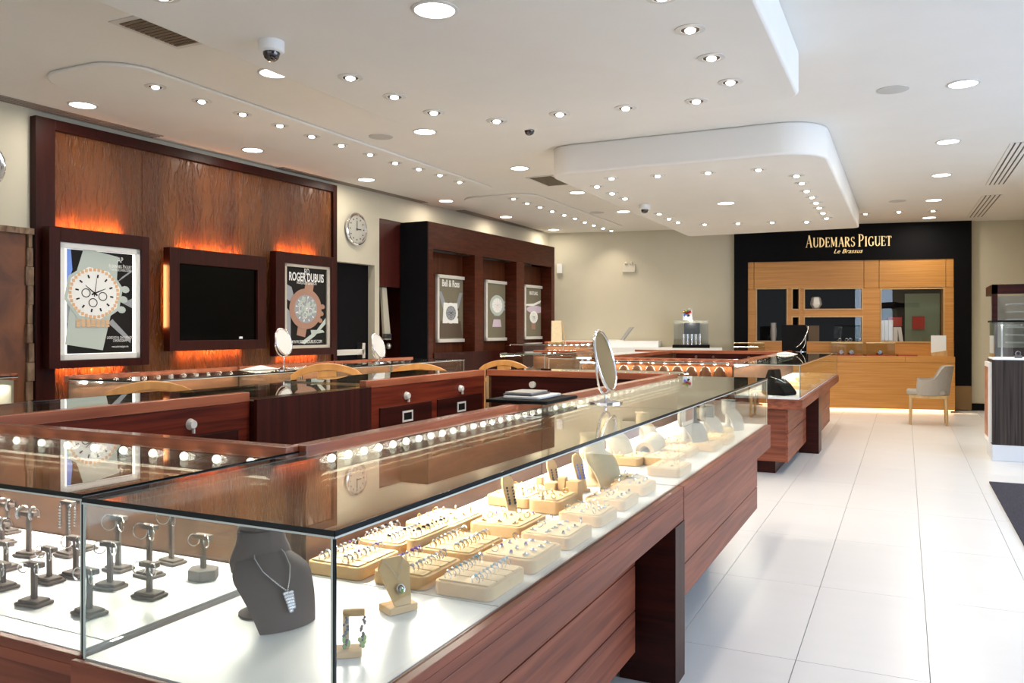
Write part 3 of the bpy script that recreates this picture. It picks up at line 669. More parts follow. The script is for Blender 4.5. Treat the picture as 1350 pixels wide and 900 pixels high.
for k, (pa, pb, pt_, pbm, lab) in enumerate([(577, 615, 363, 451, 'grey-green backlit watch poster in the left bay of the rear wood unit'), (641, 671.5, 370, 449, 'pale backlit watch poster in the middle bay of the rear wood unit'), (692, 718, 376, 447, 'backlit plane and watch poster in the right bay of the rear wood unit')]):
    YB = UY + .18; a, b = ux(pa, 400, YB)[0], ux(pb, 400, YB)[0]; z0, z1 = ux((pa + pb) / 2, pbm, YB)[1], ux((pa + pb) / 2, pt_, YB)[1]
    t = root('lightbox_poster', lab, 'poster', ((a + b) / 2, YB, z0), FL); w = .05
    part('bezel', MB().box(a, a + w, YB, YB + .04, z0, z1).box(b - w, b, YB, YB + .04, z0, z1).box(a, b, YB, YB + .04, z0, z0 + w).box(a, b, YB, YB + .04, z1 - w, z1), 'silverframe', t, bev=.003)
    a += w; b -= w; z0 += w; z1 -= w; Y0 = [YB + .03]
    U = lambda u: a + (b - a) * u; V = lambda v: z0 + (z1 - z0) * v
    mats = ['ink_taupe', 'ink_white', 'ink_pearl', 'ink_dark', 'ink_brown', 'ink_grey', 'ink_mauve', 'ink_rose']
    mb = MB().use(0).flat([(a, z0), (b, z0), (b, z1), (a, z1)], Y0[0] + .003)
    if k == 0:
        mb.use(4)
        mb.flat([(U(.1), V(.3)), (U(.9), V(.3)), (U(.98), V(.02)), (U(.02), V(.02))], Y0[0] + .001)
        mb.use(5).flat([(U(.02), V(.78)), (U(.14), V(.78)), (U(.34), V(.55)), (U(.2), V(.5))], Y0[0] + .001)
        mb.use(5).flat([(U(.86), V(.78)), (U(.98), V(.78)), (U(.8), V(.5)), (U(.7), V(.55))], Y0[0] + .001)
        mb.use(1).flat([(U(.18), V(.26)), (U(.80), V(.26)), (U(.76), V(.6)), (U(.22), V(.6))], Y0[0] - .0005)
        watch_art(mb, U, V, (.49, .43), (.27, .165), 4, 1, 5, 3, strapw=.4, up=1.1, dn=1.1)
        mb.use(1); add_text(mb, 'Bell & Ross', U(.5), V(.87), Y0[0] - .002, .14, squeeze=.75, bold=.003)
    elif k == 1:
        watch_art(mb, U, V, (.52, .60), (.34, .18), 5, 2, 1, 6, strapw=.45, up=.95, dn=1.1)
        mb.use(6); mb.flat([(U(.3), V(.2)), (U(.75), V(.2)), (U(.7), V(.34)), (U(.36), V(.34))], Y0[0] + .001)
    else:
        mb.use(6).flat(poly_circle(U(.62), V(.56), (b - a) * .5, (z1 - z0) * .08, 20), Y0[0] + .002)
        mb.use(1).flat([(U(.02), V(.66)), (U(.5), V(.68)), (U(.95), V(.76)), (U(.9), V(.7)), (U(.5), V(.63)), (U(.05), V(.63))], Y0[0] + .001)
        watch_art(mb, U, V, (.5, .40), (.22, .12), 7, 1, 1, 3, strapw=.5, up=1.0, dn=2.1)
        mb.use(1); add_text(mb, 'BREITLING', U(.5), V(.86), Y0[0] - .002, .085, squeeze=.8, bold=.002)
    part('picture', mb, mats, t)

# ================================================================= BACK WALL: SIGN PORTAL
def bxz(px, py, y=0.0): return hit(FB, px, py, y)
pl, pr = bxz(968, 400)[0], bxz(1281, 400)[0]; il, ir = bxz(986, 400)[0], bxz(1258, 400)[0]; it = bxz(1120, 343)[1]
ph = CZ
po = root('sign_portal', 'black boutique portal with gold lettering on the rear wall', 'portal', ((pl + pr) / 2, 0, 0), FB)
part('post', MB().box(pl, il, 0, .118, 0, ph), 'black', po)
part('post', MB().box(ir, pr, 0, .118, .42, ph), 'black', po)
part('lintel', MB().box(il, ir, 0, .118, it, ph), 'black', po)
part('base_panel', MB().box(ir, pr, -.003, .118, 0.02, .42), 'tanlow', po, 'tan lower panel')
x0, x1 = bxz(1062, 320)[0], bxz(1176, 320)[0]; zb = bxz(1120, 325)[1]; zt = bxz(1120, 309)[1]
part('gold_lettering', serif_text(MB(), 'AUDEMARS PIGUET', x0, x1, zb, -.001, (zt - zb) / 1.25), 'signgold', po, 'raised gold serif capitals')
part('gold_subtitle', add_text(MB(), 'Le Brassus', bxz(1117.5, 330)[0], bxz(1117, 333.5)[1], -.004, .105, squeeze=1.05, shear=.4), 'signgold', po, 'small gold italic line')
# honey wood back unit; niches
YN = .02
bu = root('boutique_cabinet', 'honey-coloured wood back cabinet with dark glazed niches inside the black portal', 'cabinet', ((il + ir) / 2, YN, 0), FB)
def nb(xa, xb, yt, yb): # pixel rect -> local
    xm = (xa + xb) / 2; return bxz(xa, 400, YN)[0], bxz(xb, 400, YN)[0], bxz(xm, yb, YN)[1], bxz(xm, yt, YN)[1]
niches = [nb(998, 1037, 381, 449), nb(1045, 1053, 381, 407), nb(1045, 1053, 418, 449), nb(1061, 1136, 381, 407), nb(1061, 1136, 418, 450), nb(1162, 1243.5, 381, 450)]
nz0, nz1, mz0, mz1 = niches[4][2], niches[0][3], niches[2][3], niches[1][2]
dth = .16
cols = [(il, niches[0][0]), (niches[0][1], niches[1][0]), (niches[1][1], niches[3][0]), (niches[3][1], niches[5][0]), (niches[5][1], ir)]
for a, b in cols: part('stile', MB().box(a, b, YN, YN + dth, nz0, nz1), 'honey', bu, bev=.003)
s1, s2 = bxz(1139, 400, YN)[0], bxz(1159, 400, YN)[0]; e0 = bxz(994, 400, YN)[0]; e1 = bxz(1247, 400, YN)[0]
for a, b in ((il, e0), (e0, s1), (s1, s2), (s2, e1), (e1, ir)): part('top_board', MB().box(a + .004, b - .004, YN, YN + dth, nz1 + .004, it), 'honey', bu, bev=.002)
part('lower_board', MB().box(il, ir, YN, YN + dth, .3, nz0), 'honey', bu)
for k in (1, 3): part('crosspiece', MB().box(niches[k][0], niches[k][1], YN, YN + dth, mz0, mz1), 'honey', bu)
part('back_board', MB().box(il, ir, YN + dth, YN + dth + .02, .3, it), 'blackmatte', bu, 'black niche lining')
for k, (a, b, z0, z1) in enumerate(niches):
    part('niche_trim', MB().box(a - .02, a, YN - .012, YN, z0 - .02, z1 + .02).box(b, b + .02, YN - .012, YN, z0 - .02, z1 + .02).box(a, b, YN - .012, YN, z1, z1 + .02).box(a, b, YN - .012, YN, z0 - .02, z0), 'oak', bu, 'pale wood edging')
    if k in (0, 3, 4, 5): part('pane', MB().box(a, b, YN + .02, YN + .026, z0, z1), 'niche_glass', bu)
def px_box(name, lab, cat, xa, xb, yt, yb, y, th, m, lean=0):
    a, z0 = bxz(xa, yb, y); b, _ = bxz(xb, yb, y); z1 = bxz((xa + xb) / 2, yt, y)[1]
    return single(name, MB().prism_xz([(a, z0), (b, z0), (b - lean, z1), (a - lean, z1)], y, y + th), m, lab, cat, ((a + b) / 2, y, z0), FB, bev=.002)
yb_ = YN + .05
# vases
a, z0 = bxz(1020, 448, yb_); z0 = nz0 + .001
single('vase', MB().lathe((a, yb_ + .04, z0), [(.04, 0), (.055, .15), (.05, .25), (.045, .33)], 6), 'stone', 'tall white faceted vase in the left dark niche', 'vase', (a, yb_, z0), FB)
a, _ = bxz(1076, 400, yb_); z0 = niches[3][2] + .001
single('vase', MB().lathe((a, yb_ + .03, z0), [(.05, 0), (.10, .08), (.08, .19), (.05, .215)], 6), 'stone', 'squat white faceted vase in the upper middle niche', 'vase', (a, yb_, z0), FB)
a, _ = bxz(1073, 430, yb_); z0 = niches[4][2] + .001
single('wood_box', MB().box(a - .09, a + .09, yb_, yb_ + .08, z0, z0 + .28), 'tanlow', 'dim brown upright box in the lower middle niche', 'box', (a, yb_, z0), FB, bev=.003)
for k, (xa, xb, yt, lean) in enumerate([(1162, 1166, 422, 0), (1166.5, 1171, 422, 0), (1171.5, 1177.5, 422, 0), (1178, 1183.5, 431, 0), (1186, 1191, 431, .035)]):
    a, _ = bxz(xa, 440, yb_); b, _ = bxz(xb, 440, yb_); z0 = nz0 + .001; z1 = bxz(xa, yt, yb_)[1]
    lab = ['tall white book, leftmost in the large right niche', 'tall white book, second in the right niche', 'thick tall white book, third in the right niche', 'shorter white book before the leaning one in the right niche', 'white book leaning in the right niche'][k]
    single('book', MB().prism_xz([(a, z0), (b, z0), (b - lean, z1), (a - lean, z1)], yb_, yb_ + .09), 'book', lab, 'book', (a, yb_, z0), FB, bev=.002, group='white books in the right niche')
def niche_flat(name, lab, cat, xa, xb, yt, yb, m, dy=.0):
    y = YN + dth - .03 - dy; a, z0 = bxz(xa, yb, y); b, _ = bxz(xb, yb, y); z1 = bxz(xa, yt, y)[1]; z0 = max(z0, nz0 + .001)
    single(name, MB().box(a, b, y, y + .02, z0, z1), m, lab, cat, (a, y, z0), FB)
niche_flat('glass_screen', 'green glass screen in the large right niche', 'screen', 1193, 1239, 387, 450, 'ref_green')
niche_flat('red_case', 'red case standing before the green panel in the right niche', 'case', 1203, 1219, 417, 434, 'red', .03)
niche_flat('red_case', 'dark red case behind the white books in the right niche', 'case', 1171, 1189, 418, 430, 'red')
for k, (q, lab) in enumerate([((1134, 437), 'silver watch at the right of the lower middle niche'), ((1116, 442), 'silver watch, middle of the lower niche'), ((1107, 442), 'silver watch, left of the lower niche'), ((1121, 427), 'silver ornament high in the lower niche')]):
    x, z = bxz(*q, YN + .08); z = niches[4][2]
    single('watch', MB().torus((x, YN + .08, z + .031), (0, 1, 0), .025, .006, 14, 5).ring((x, YN + .07, z + .05), (x, YN + .06, z + .05), .014, n=10), 'silver', lab, 'watch', (x, YN + .08, z), FB, sm=40)
# desk
DYF = -.50; dl = bxz(964, 500, DYF)[0]; drr = bxz(1259, 500, DYF)[0]; dzt = .93
de = root('boutique_desk', 'long honey-coloured wood desk in front of the boutique cabinet', 'desk', ((dl + drr) / 2, DYF, 0), FB)
part('front_panel', MB().box(dl, drr, DYF, DYF + .03, .05, dzt - .105), 'honey', de)
part('drawer_front', MB().box(dl, drr - .75, DYF - .002, DYF + .03, dzt - .10, dzt), 'honey', de)
part('drawer_front', MB().box(drr - .745, drr, DYF - .002, DYF + .03, dzt - .10, dzt), 'honey', de)
part('desk_top', MB().box(dl, drr, DYF + .03, -.02, dzt - .03, dzt), 'honey', de)
part('side_panel', MB().box(drr - .03, drr, DYF + .03, -.02, .05, dzt - .03), 'honey', de)
part('plinth', MB().box(dl, drr - .05, DYF + .06, -.05, 0, .05), 'white', de)
part('light_strip', MB().box(dl, drr, DYF + .035, DYF + .05, .035, .048), 'glowwarm', de, 'warm light strip under the desk')
lo = lamp('AREA', (0, 0, 0), 2, (1, .72, .42), shape='RECTANGLE', size=3.4, size_y=.03, name='desk_glow')
lo.matrix_world = FB @ Matrix.Translation(((dl + drr) / 2 + .4, DYF - .01, .045)) @ Matrix.Rotation(math.radians(10), 4, 'X')
# glass boxes on the desk
def desk_box(xa, xb, yt, lab, items=0):
    y = DYF + .12; a, _ = bxz(xa, 460, y); b, _ = bxz(xb, 460, y); z0 = dzt + .001; z1 = bxz(xa, yt, y)[1]
    t = root('glass_display_box', lab, 'display case', ((a + b) / 2, y, z0), FB)
    part('tray', MB().box(a, b, y, y + .30, z0, z0 + .015), 'redtray', t)
    th = .006
    for q in ((a, b, y, y + th), (a, b, y + .30 - th, y + .30), (a, a + th, y + th, y + .30 - th), (b - th, b, y + th, y + .30 - th)):
        part('pane', MB().box(q[0], q[1], q[2], q[3], z0 + .015, z1), 'glass', t)
    part('glass_lid', MB().box(a, b, y, y + .30, z1, z1 + .008), 'glass_top', t)
    part('lid_edge', MB().box(a - .003, b + .003, y - .003, y, z1 - .003, z1 + .010), 'gold', t)
    for k in range(items):
        x = a + (b - a) * (k + 1) / (items + 1)
        w = root('watch', f'{"left" if k == 0 else "right"} gold watch on a white cushion in the {lab.split(" ")[0]} glass box' if items > 1 else 'single gold watch on a white cushion in the right glass box', 'watch', (x, y + .1, z0 + .016), FB)
        part('cushion', MB().rbox(x - .05, x + .05, y + .06, y + .16, z0 + .016, z0 + .05, .02), 'redtray', w, bev=.008)
        part('case', MB().ring((x, y + .055, z0 + .06), (x, y + .04, z0 + .06), .035, n=16), 'silver', w, sm=40)
        part('strap', MB().torus((x, y + .09, z0 + .055), (1, 0, 0), .035, .008, 16, 6), 'gold', w, sm=60)
desk_box(1096, 1137, 452, 'middle glass display box on the honey desk with two watches', 2)
desk_box(1142, 1180, 452, 'right glass display box on the honey desk with one watch', 1)
desk_box(967, 1008, 452, 'left glass display box on the honey desk behind the rear island', 0)
y = DYF + .14
a, _ = bxz(1184, 468, y); b, _ = bxz(1210, 468, y)
single('leather_folder', MB().rbox(a, b, y, y + .2, dzt + .001, dzt + .025, .01), 'redtray', 'flat brown leather folder on the honey desk', 'folder', ((a + b) / 2, y, dzt + .001), FB, bev=.003)
a, _ = bxz(1228, 468, y); b, _ = bxz(1248, 468, y); z1 = bxz(1235, 442, y)[1]
t = root('sign_holder', 'white card standing in a honey wood holder at the right end of the desk', 'sign', ((a + b) / 2, y, dzt + .001), FB)
part('card', MB().box(a, b, y + .03, y + .04, dzt + .03, z1), 'card', t)
part('holder', MB().prism_xz([(a, dzt + .001), (b + .01, dzt + .001), (b + .01, dzt + .10), (a, dzt + .06)], y, y + .028), 'oak', t, bev=.003)
# wall plate left on back wall + alarm box
x, z = bxz(829, 353.5, .11)
t = root('wall_box', 'small beige box with two knobs high on the rear wall', 'box', (x, .119, z), FB)
part('housing', MB().rbox(x - .12, x + .12, .07, .119, z - .075, z + .085, .01), 'plate', t, bev=.006)
for s in (-.05, .05): part('knob', MB().ball((x + s, .06, z + .09), .03), 'plate', t, sm=60)
x, z = bxz(1302, 504, .11)
single('wall_outlet', MB().box(x - .03, x + .03, .108, .119, z - .05, z + .05), 'plate', 'small wall socket low on the wall right of the black portal', 'outlet', (x, .119, z), FB, bev=.003)
x, z = bxz(1303, 528, .05)
t = root('cable_adapter', 'black power adapter and cable on the floor by the wall socket', 'adapter', (x, .05, 0), FB)
part('housing', MB().rbox(x - .05, x + .06, -.02, .07, 0, .12, .015), 'blackmatte', t)
part('cable', MB().tube([(x, .05, .12), (x + .03, .06, .2), (x + .02, .09, .28), (x - .02, .10, .36), (x - .01, .105, .46)], .008), 'blackmatte', t)
x, z = hx(738, 354, -.3); p = at(737, 354, 2.3)
x, z = bxz(737, 354, .1)
single('motion_sensor', MB().rbox(x - .04, x + .07, .04, .119, z - .09, z + .09, .02), 'whiteplastic', 'small white motion sensor on the rear wall beside the wood unit', 'sensor', (x, .119, z), FB)

# ================================================================= DISPLAY CASES
ZT, ZD = 1.058, .75
def glass_case(t, x0, x1, y0, y1, rail, panes, zt=ZT, zd=ZD, leds=0, cut=0.0, edge=True, back='backpanel', railw=.05, light=1, tint=(1, .93, .82)):
    """deck, glass top, panes, rail and lights of a display case; rail: the staff side ('-x','+x','-y','+y') or None"""
    rx0, rx1, ry0, ry1 = x0, x1, y0, y1
    if rail == '-x': rx0 = x0 + railw
    if rail == '+x': rx1 = x1 - railw
    if rail == '-y': ry0 = y0 + railw
    if rail == '+y': ry1 = y1 - railw
    g = .006
    part('deck', MB().box(rx0 + .002, rx1 - .012, ry0 + .004, ry1 - .004, zd - .02, zd), 'white', t, 'white display deck')
    part('glass_top', MB().box(rx0, rx1, ry0, ry1, zt - .009, zt), 'glass_top', t)
    for s in panes:
        b = dict(zip(('+x', '-x', '+y', '-y'), ((x1 - g, x1, y0 + .001, y1 - .001), (x0, x0 + g, y0 + .001, y1 - .001), (rx0 + .001, rx1 - .001, y1 - g, y1), (rx0 + .001, rx1 - .001, y0, y0 + g))))[s]
        part('pane', MB().box(b[0], b[1], b[2], b[3], zd - .001, zt - .009), 'glass', t)
    if cut:   # the rail starts behind a glazed corner
        part('pane', MB().box(rx0, rx0 + g, y0 + .001, y0 + cut, zd - .001, zt - .009), 'glass', t)
    e = .0012
    et = MB(); es = MB()
    if cut: et.box(rx0 - e, rx0, y0, y0 + cut, zt - .009, zt + .0005); es.box(rx0 - e, rx0, y0, y0 + cut, zt - .0125, zt - .009)
    for s in panes:
        if s == '+x': et.box(x1, x1 + e, y0, y1, zt - .009, zt + .0005); es.box(x1, x1 + e, y0, y1, zt - .0125, zt - .009)
        if s == '-x': et.box(x0 - e, x0, y0, y1, zt - .009, zt + .0005); es.box(x0 - e, x0, y0, y1, zt - .0125, zt - .009)
        if s == '-y': et.box(rx0, rx1, y0 - e, y0, zt - .009, zt + .0005); es.box(rx0, rx1, y0 - e, y0, zt - .0125, zt - .009)
        if s == '+y': et.box(rx0, rx1, y1, y1 + e, zt - .009, zt + .0005); es.box(rx0, rx1, y1, y1 + e, zt - .0125, zt - .009)
    if edge and panes:
        part('glass_rim', et, 'glass_edge', t, 'dark polished glass rim'); part('seam_line', es, 'glass_seam', t, 'pale glass bevel')
    # vertical corner seams
    for s in panes:
        for q in panes:
            if s[1] == 'x' and q[1] == 'y':
                cx = x1 if s == '+x' else x0; cy = y1 if q == '+y' else y0; d = .0035
                part('corner_seam', MB().box(cx - d, cx + .0008, cy - .0008, cy + d, zd, zt - .009) if s == '+x' else MB().box(cx - .0008, cx + d, cy - .0008, cy + d, zd, zt - .009), 'glass_edge', t)
                part('corner_line', MB().box(cx - 2.1 * d, cx - d, cy - .0008, cy + .0022, zd, zt - .009) if s == '+x' else MB().box(cx + d, cx + 2.1 * d, cy - .0008, cy + .0022, zd, zt - .009), 'glass_seam', t)
    if cut:
        part('corner_seam', MB().box(rx0 - .0008, rx0 + .0035, y0 - .0008, y0 + .0035, zd, zt - .009), 'glass_edge', t)
        part('corner_line', MB().box(rx0 + .0035, rx0 + .007, y0 - .0008, y0 + .002, zd, zt - .009), 'glass_seam', t)
        y0 = y0 + cut; ry0 = y0
    if rail:
        ax = 'x' if rail[1] == 'y' else 'y'; rh = zt + .016
        if rail == '-x': r = (x0, rx0, y0, y1); bp = (rx0 - .018, rx0 - .002, y0, y1); ll = (rx0 + .022, y0 + .04, rx0 + .022, y1 - .04)
        if rail == '+x': r = (rx1, x1, y0, y1); bp = (rx1 + .002, rx1 + .018, y0, y1); ll = (rx1 - .022, y0 + .04, rx1 - .022, y1 - .04)
        if rail == '-y': r = (x0, x1, y0, ry0); bp = (x0, x1, ry0 - .018, ry0 - .002); ll = (x0 + .04, ry0 + .022, x1 - .04, ry0 + .022)
        if rail == '+y': r = (x0, x1, ry1, y1); bp = (x0, x1, ry1 + .002, ry1 + .018); ll = (x0 + .04, ry1 - .022, x1 - .04, ry1 - .022)
        part('rail', MB().box(r[0], r[1], r[2], r[3], zt - .03, rh), 'rail_' + ax, t, 'reddish wood rail', bev=.004)
        part('back_panel', MB().box(bp[0], bp[1], bp[2], bp[3], zd, zt - .03), back, t)
        if leds:
            lz = zt - .026; a = Vector((ll[0], ll[1], lz)); b = Vector((ll[2], ll[3], lz))
            tb = part('light_tube', MB().ring(a, b, .014, n=10), 'ledtube', t, 'clear tube of small lamps', sm=60)
            bm = None
            for k in range(leds):
                p = a.lerp(b, (k + .5) / leds)
                if bm is None: bm = mesh_of(MB().ball((0, 0, 0), .0115 if y0 < 3.4 and x0 > -4 else .017, 8, 5), 'bulb', 'led', (0, 0, 0))
                o = bpy.data.objects.new('bulb', bm); COL.objects.link(o); o.parent = t; o.location = (p.x - BASE[t][0], p.y - BASE[t][1], p.z - BASE[t][2])
        if light:
            c = Vector(((ll[0] + ll[2]) / 2, (ll[1] + ll[3]) / 2, zt - .045)); ln = math.hypot(ll[2] - ll[0], ll[3] - ll[1])
            lo = lamp('AREA', c, CASE_W * light * ln, tint, shape='RECTANGLE', size=.02, size_y=ln, name='case_light')
            tilt = math.radians(35); rz = {'-x': 0, '+x': PI, '-y': PI / 2, '+y': -PI / 2}[rail]
            lo.matrix_world = Matrix.Translation(c) @ Matrix.Rotation(rz, 4, 'Z') @ Matrix.Rotation(-tilt, 4, 'Y')

# ---- front island, right row, near case
XA, XB = -1.47, -.82
c1 = root('display_case', 'nearest long glass display case with peach ring trays and a grey necklace bust', 'display case', (-1.1, 2.1, 0), group=None)
glass_case(c1, XA, XB, 1.05, 3.245, '-x', ['+x', '-y'], leds=20, cut=.65, light=1.2)
part('deck_joint', MB().box(XA + .055, XB - .013, 1.655, 1.658, ZD, ZD + .0012), 'fixture', c1)
part('top_board', MB().box(XA + .05, -.80, 1.05, 3.245, ZD - .045, ZD - .021).box(XB - .011, -.80, 1.04, 3.245, ZD - .021, ZD - .001), 'wood_y', c1, 'red-brown board along the deck', bev=.002)
part('apron', MB().box(-.83, -.80, 1.04, 3.245, .615, ZD - .0455), 'wood_y', c1, bev=.002)
for a, b in ((.47, .612), (.295, .466), (.13, .291)):
    part('plank', MB().box(-.96, -.94, 1.14, 3.05, a, b), 'wood_y', c1, bev=.003)
for yv in (1.04, 3.10): part('leg', MB().box(-1.02, -.80, yv, yv + .145, 0, .6145), 'darkwood_x', c1, bev=.002)
part('leg_face', MB().box(-.7995, -.795, 3.10, 3.245, 0, .615), 'wood_z', c1)
part('end_panel', MB().box(-1.435, -.83, 1.045, 1.065, .2, ZD - .046), 'wood_x', c1)
part('front_board', MB().box(-1.435, -.80, 1.036, 1.0485, ZD - .11, ZD - .001), 'wood_x', c1, bev=.002)
for yv in (1.75, 2.25, 2.74): part('drawer', MB().box(XA, XA + .02, yv, yv + .48, .3, .70), 'darkwood_y', c1)
part('carcass', MB().box(-1.43, -.961, 1.07, 3.24, .2, ZD - .046), 'darkwood_y', c1)
# ---- right row, far case
c2 = root('display_case', 'second long glass display case of the front island, with cream trays and pale necklace busts', 'display case', (-1.1, 4.4, 0))
glass_case(c2, XA, XB, 3.255, 5.60, '-x', ['+x', '+y'], leds=22)
part('top_board', MB().box(XA + .05, -.80, 3.255, 5.60, ZD - .045, ZD - .021).box(XB - .011, -.80, 3.255, 5.60, ZD - .021, ZD - .001), 'wood_y', c2, bev=.002)
part('apron', MB().box(-.84, -.80, 3.255, 5.60, .60, ZD - .0455), 'wood_y', c2, bev=.002)
for a, b in ((.425, .597), (.29, .421)): part('plank', MB().box(-.83, -.81, 3.255, 5.12, a, b), 'wood_y', c2, bev=.003)
part('carcass', MB().box(XA, -.841, 3.26, 5.11, .29, ZD - .046), 'darkwood_y', c2)
part('plinth', MB().box(XA + .1, -1.05, 3.4, 4.9, 0, .289), 'blackmatte', c2)
# ---- left (near) cross row
c3 = root('display_case', 'left foreground glass display case with dark earring stands', 'display case', (-2.3, 1.35, 0))
glass_case(c3, -3.45, -1.445, 1.07, 1.70, '+y', ['+x', '-y'], leds=16)
part('top_board', MB().box(-3.45, -1.44, 1.055, 1.65, ZD - .045, ZD - .021).box(-3.45, -1.44, 1.055, 1.073, ZD - .021, ZD - .001), 'wood_x', c3, bev=.002)
for a, b in ((.56, .702), (.38, .556), (.2, .376)): part('plank', MB().box(-3.45, -1.44, 1.07, 1.09, a, b), 'wood_x', c3, bev=.003)
part('deck_joint', MB().box(-3.44, -1.46, 1.13, 1.132, ZD, ZD + .0012), 'fixture', c3)
part('carcass', MB().box(-3.45, -1.475, 1.091, 1.70, 0, ZD - .046), 'darkwood_x', c3)
# ---- inner left row cabinets: inner face at X=-2.9
def cabinet_y(lab, x0, x1, y0, y1, drawers, z1=ZT, plain=False, face='innerwood_y'):
    """counter running along Y, staff face at x1"""
    t = root('counter_cabinet', lab, 'cabinet', ((x0 + x1) / 2, (y0 + y1) / 2, 0))
    if plain:
        part('carcass', MB().box(x0, x1 - .02, y0, y1, 0, z1 - .02), 'darkwood_y', t)
        part('front_panel', MB().box(x1 - .02, x1, y0, y1, 0, z1 - .012), 'wood_z', t, 'vertical dark grain')
        part('glass_top', MB().box(x0, x1, y0, y1, z1 - .012, z1), 'glass_top', t)
        return t
    glass_case(t, x0, x1 , y0, y1, '+x', ['-x'], leds=0, light=.5)
    part('carcass', MB().box(x0, x1 - .03, y0, y1, .0, ZD - .021), 'darkwood_y', t)
    part('face_frame', MB().box(x1 - .03, x1 - .004, y0, y1, 0, z1 - .031), face, t)
    n = len(drawers)
    for a, b in drawers:
        d = part('drawer', MB().box(x1 - .004, x1 + .006, a, b, .45, .90), 'darkwood_y', t, 'dark drawer front', bev=.002)
        m = (a + b) / 2
        part('pull', MB().box(x1 + .006, x1 + .011, m - .06, m - .048, .79, .86).box(x1 + .006, x1 + .011, m + .048, m + .06, .79, .86).box(x1 + .006, x1 + .011, m - .048, m + .048, .848, .86).box(x1 + .006, x1 + .011, m - .048, m + .048, .79, .802), 'silverframe', d, 'square silver pull')
        part('pull_recess', MB().box(x1 + .006, x1 + .008, m - .048, m + .048, .802, .848), 'blackmatte', d)
        part('lock', MB().ring((x1 - .004, m, .955), (x1 + .02, m, .955), .026, .018, n=16).box(x1 + .01, x1 + .022, m - .004, m + .004, .915, .935), 'silverframe', t, 'round chrome lock')
    return t
k1 = cabinet_y('dark drawer cabinet with a chrome lock behind the left foreground case', -3.5, -2.88, 1.71, 3.03, [(1.80, 2.30), (2.38, 2.95)])
k2 = cabinet_y('plain dark wood cabinet with vertical grain in the left row of the front island', -3.5, -2.84, 3.035, 3.98, [], plain=True, z1=1.05)
k3 = cabinet_y('red-brown drawer cabinet in the rear left corner of the front island', -3.5, -2.88, 3.985, 5.50, [(4.12, 4.72), (4.8, 5.45)])
# ---- far cross row of the front island
k4 = root('counter_cabinet', 'dark drawer cabinet across the rear of the front island', 'cabinet', (-2.2, 5.8, 0))
glass_case(k4, -2.875, XA - .005, 5.52, 6.15, '-y', ['+y'], leds=0, light=.5)
part('carcass', MB().box(-2.875, XA - .005, 5.57, 6.14, 0, ZD - .021), 'darkwood_x', k4)
part('face_frame', MB().box(-2.84, XA - .005, 5.53, 5.552, 0, ZT - .031), 'darkwood_x', k4)
part('corner_strip', MB().box(-2.876, -2.86, 5.515, 5.53, 0, ZT - .031), 'oak', k4, 'pale corner strip')
for a, b in ((-2.80, -2.18), (-2.12, -1.52)):
    m = (a + b) / 2; d = part('drawer', MB().box(a, b, 5.522, 5.53, .45, .9), 'darkwood_x', k4, bev=.002)
    part('pull', MB().box(m - .06, m + .06, 5.517, 5.522, .79, .797).box(m - .06, m + .06, 5.517, 5.522, .85, .857).box(m - .06, m - .053, 5.517, 5.522, .797, .85).box(m + .053, m + .06, 5.517, 5.522, .797, .85), 'darkmetal', d)
    part('lock', MB().ring((m, 5.53, .97), (m, 5.505, .97), .024, n=16), 'silverframe', k4)
for k in range(16):
    x = -2.8 + k * .085
    o = part('bulb', MB().ball((x, 5.62, ZT - .02), .007, 8, 5), 'led', k4)

# ---- rear island
def planks_y(t, x, y0, y1, rows, th=.02, m='wood_y'):
    for a, b in rows: part('plank', MB().box(x - th, x, y0, y1, a, b), m, t, bev=.003)
XC, XD = -1.52, -.87
r1 = root('display_case', 'near right glass case of the rear island holding a black necklace bust', 'display case', (-1.2, 8.8, 0))
glass_case(r1, XC, XD, 7.93, 9.95, '-x', ['+x', '-y'], leds=12, light=.6, tint=(1, .9, .76))
part('top_board', MB().box(XC, -.85, 7.92, 9.95, ZD - .115, ZD - .021), 'wood_y', r1, bev=.003)
planks_y(r1, -.99, 8.03, 9.6, ((.40, .633), (.13, .396)))
part('end_panel', MB().box(XC, -1.01, 8.03, 8.05, .13, .633), 'wood_x', r1)
part('carcass', MB().box(XC, -1.012, 8.051, 9.9, .13, .632), 'darkwood_x', r1)
part('plinth', MB().box(-1.5, -1.12, 8.15, 9.3, 0, .129), 'wood_z', r1)
part('leg', MB().box(-1.07, -.86, 9.62, 9.95, 0, .634), 'darkwood_x', r1, bev=.003)
r2 = root('display_case', 'far right glass case of the rear island', 'display case', (-1.2, 11.2, 0))
glass_case(r2, XC, XD, 9.96, 12.5, '-x', ['+x', '+y'], leds=10, light=.5, tint=(1, .9, .76))
part('top_board', MB().box(XC, -.85, 9.96, 12.5, ZD - .115, ZD - .021), 'wood_y', r2, bev=.003)
planks_y(r2, -.90, 9.96, 11.6, ((.40, .633), (.16, .396)))
part('carcass', MB().box(XC, -.922, 9.97, 11.55, .16, .632), 'darkwood_x', r2)
part('plinth', MB().box(-1.45, -1.05, 10.1, 11.3, 0, .159), 'blackmatte', r2)
r3 = root('display_case', 'wide front glass case of the rear island with amber neck forms and lamps', 'display case', (-2.4, 8.3, 0))
glass_case(r3, -3.05, XC - .01, 7.95, 8.55, '+y', ['-y', '-x'], leds=11, light=.6, tint=(1, .9, .76), back='tuft')
part('top_board', MB().box(-3.05, XC - .01, 7.94, 8.55, ZD - .115, ZD - .021), 'wood_x', r3, bev=.003)
part('end_panel', MB().box(-3.0, XC - .01, 8.03, 8.05, .13, .633), 'wood_x', r3)
part('carcass', MB().box(-3.0, XC - .01, 8.051, 8.5, .13, .632), 'darkwood_x', r3)
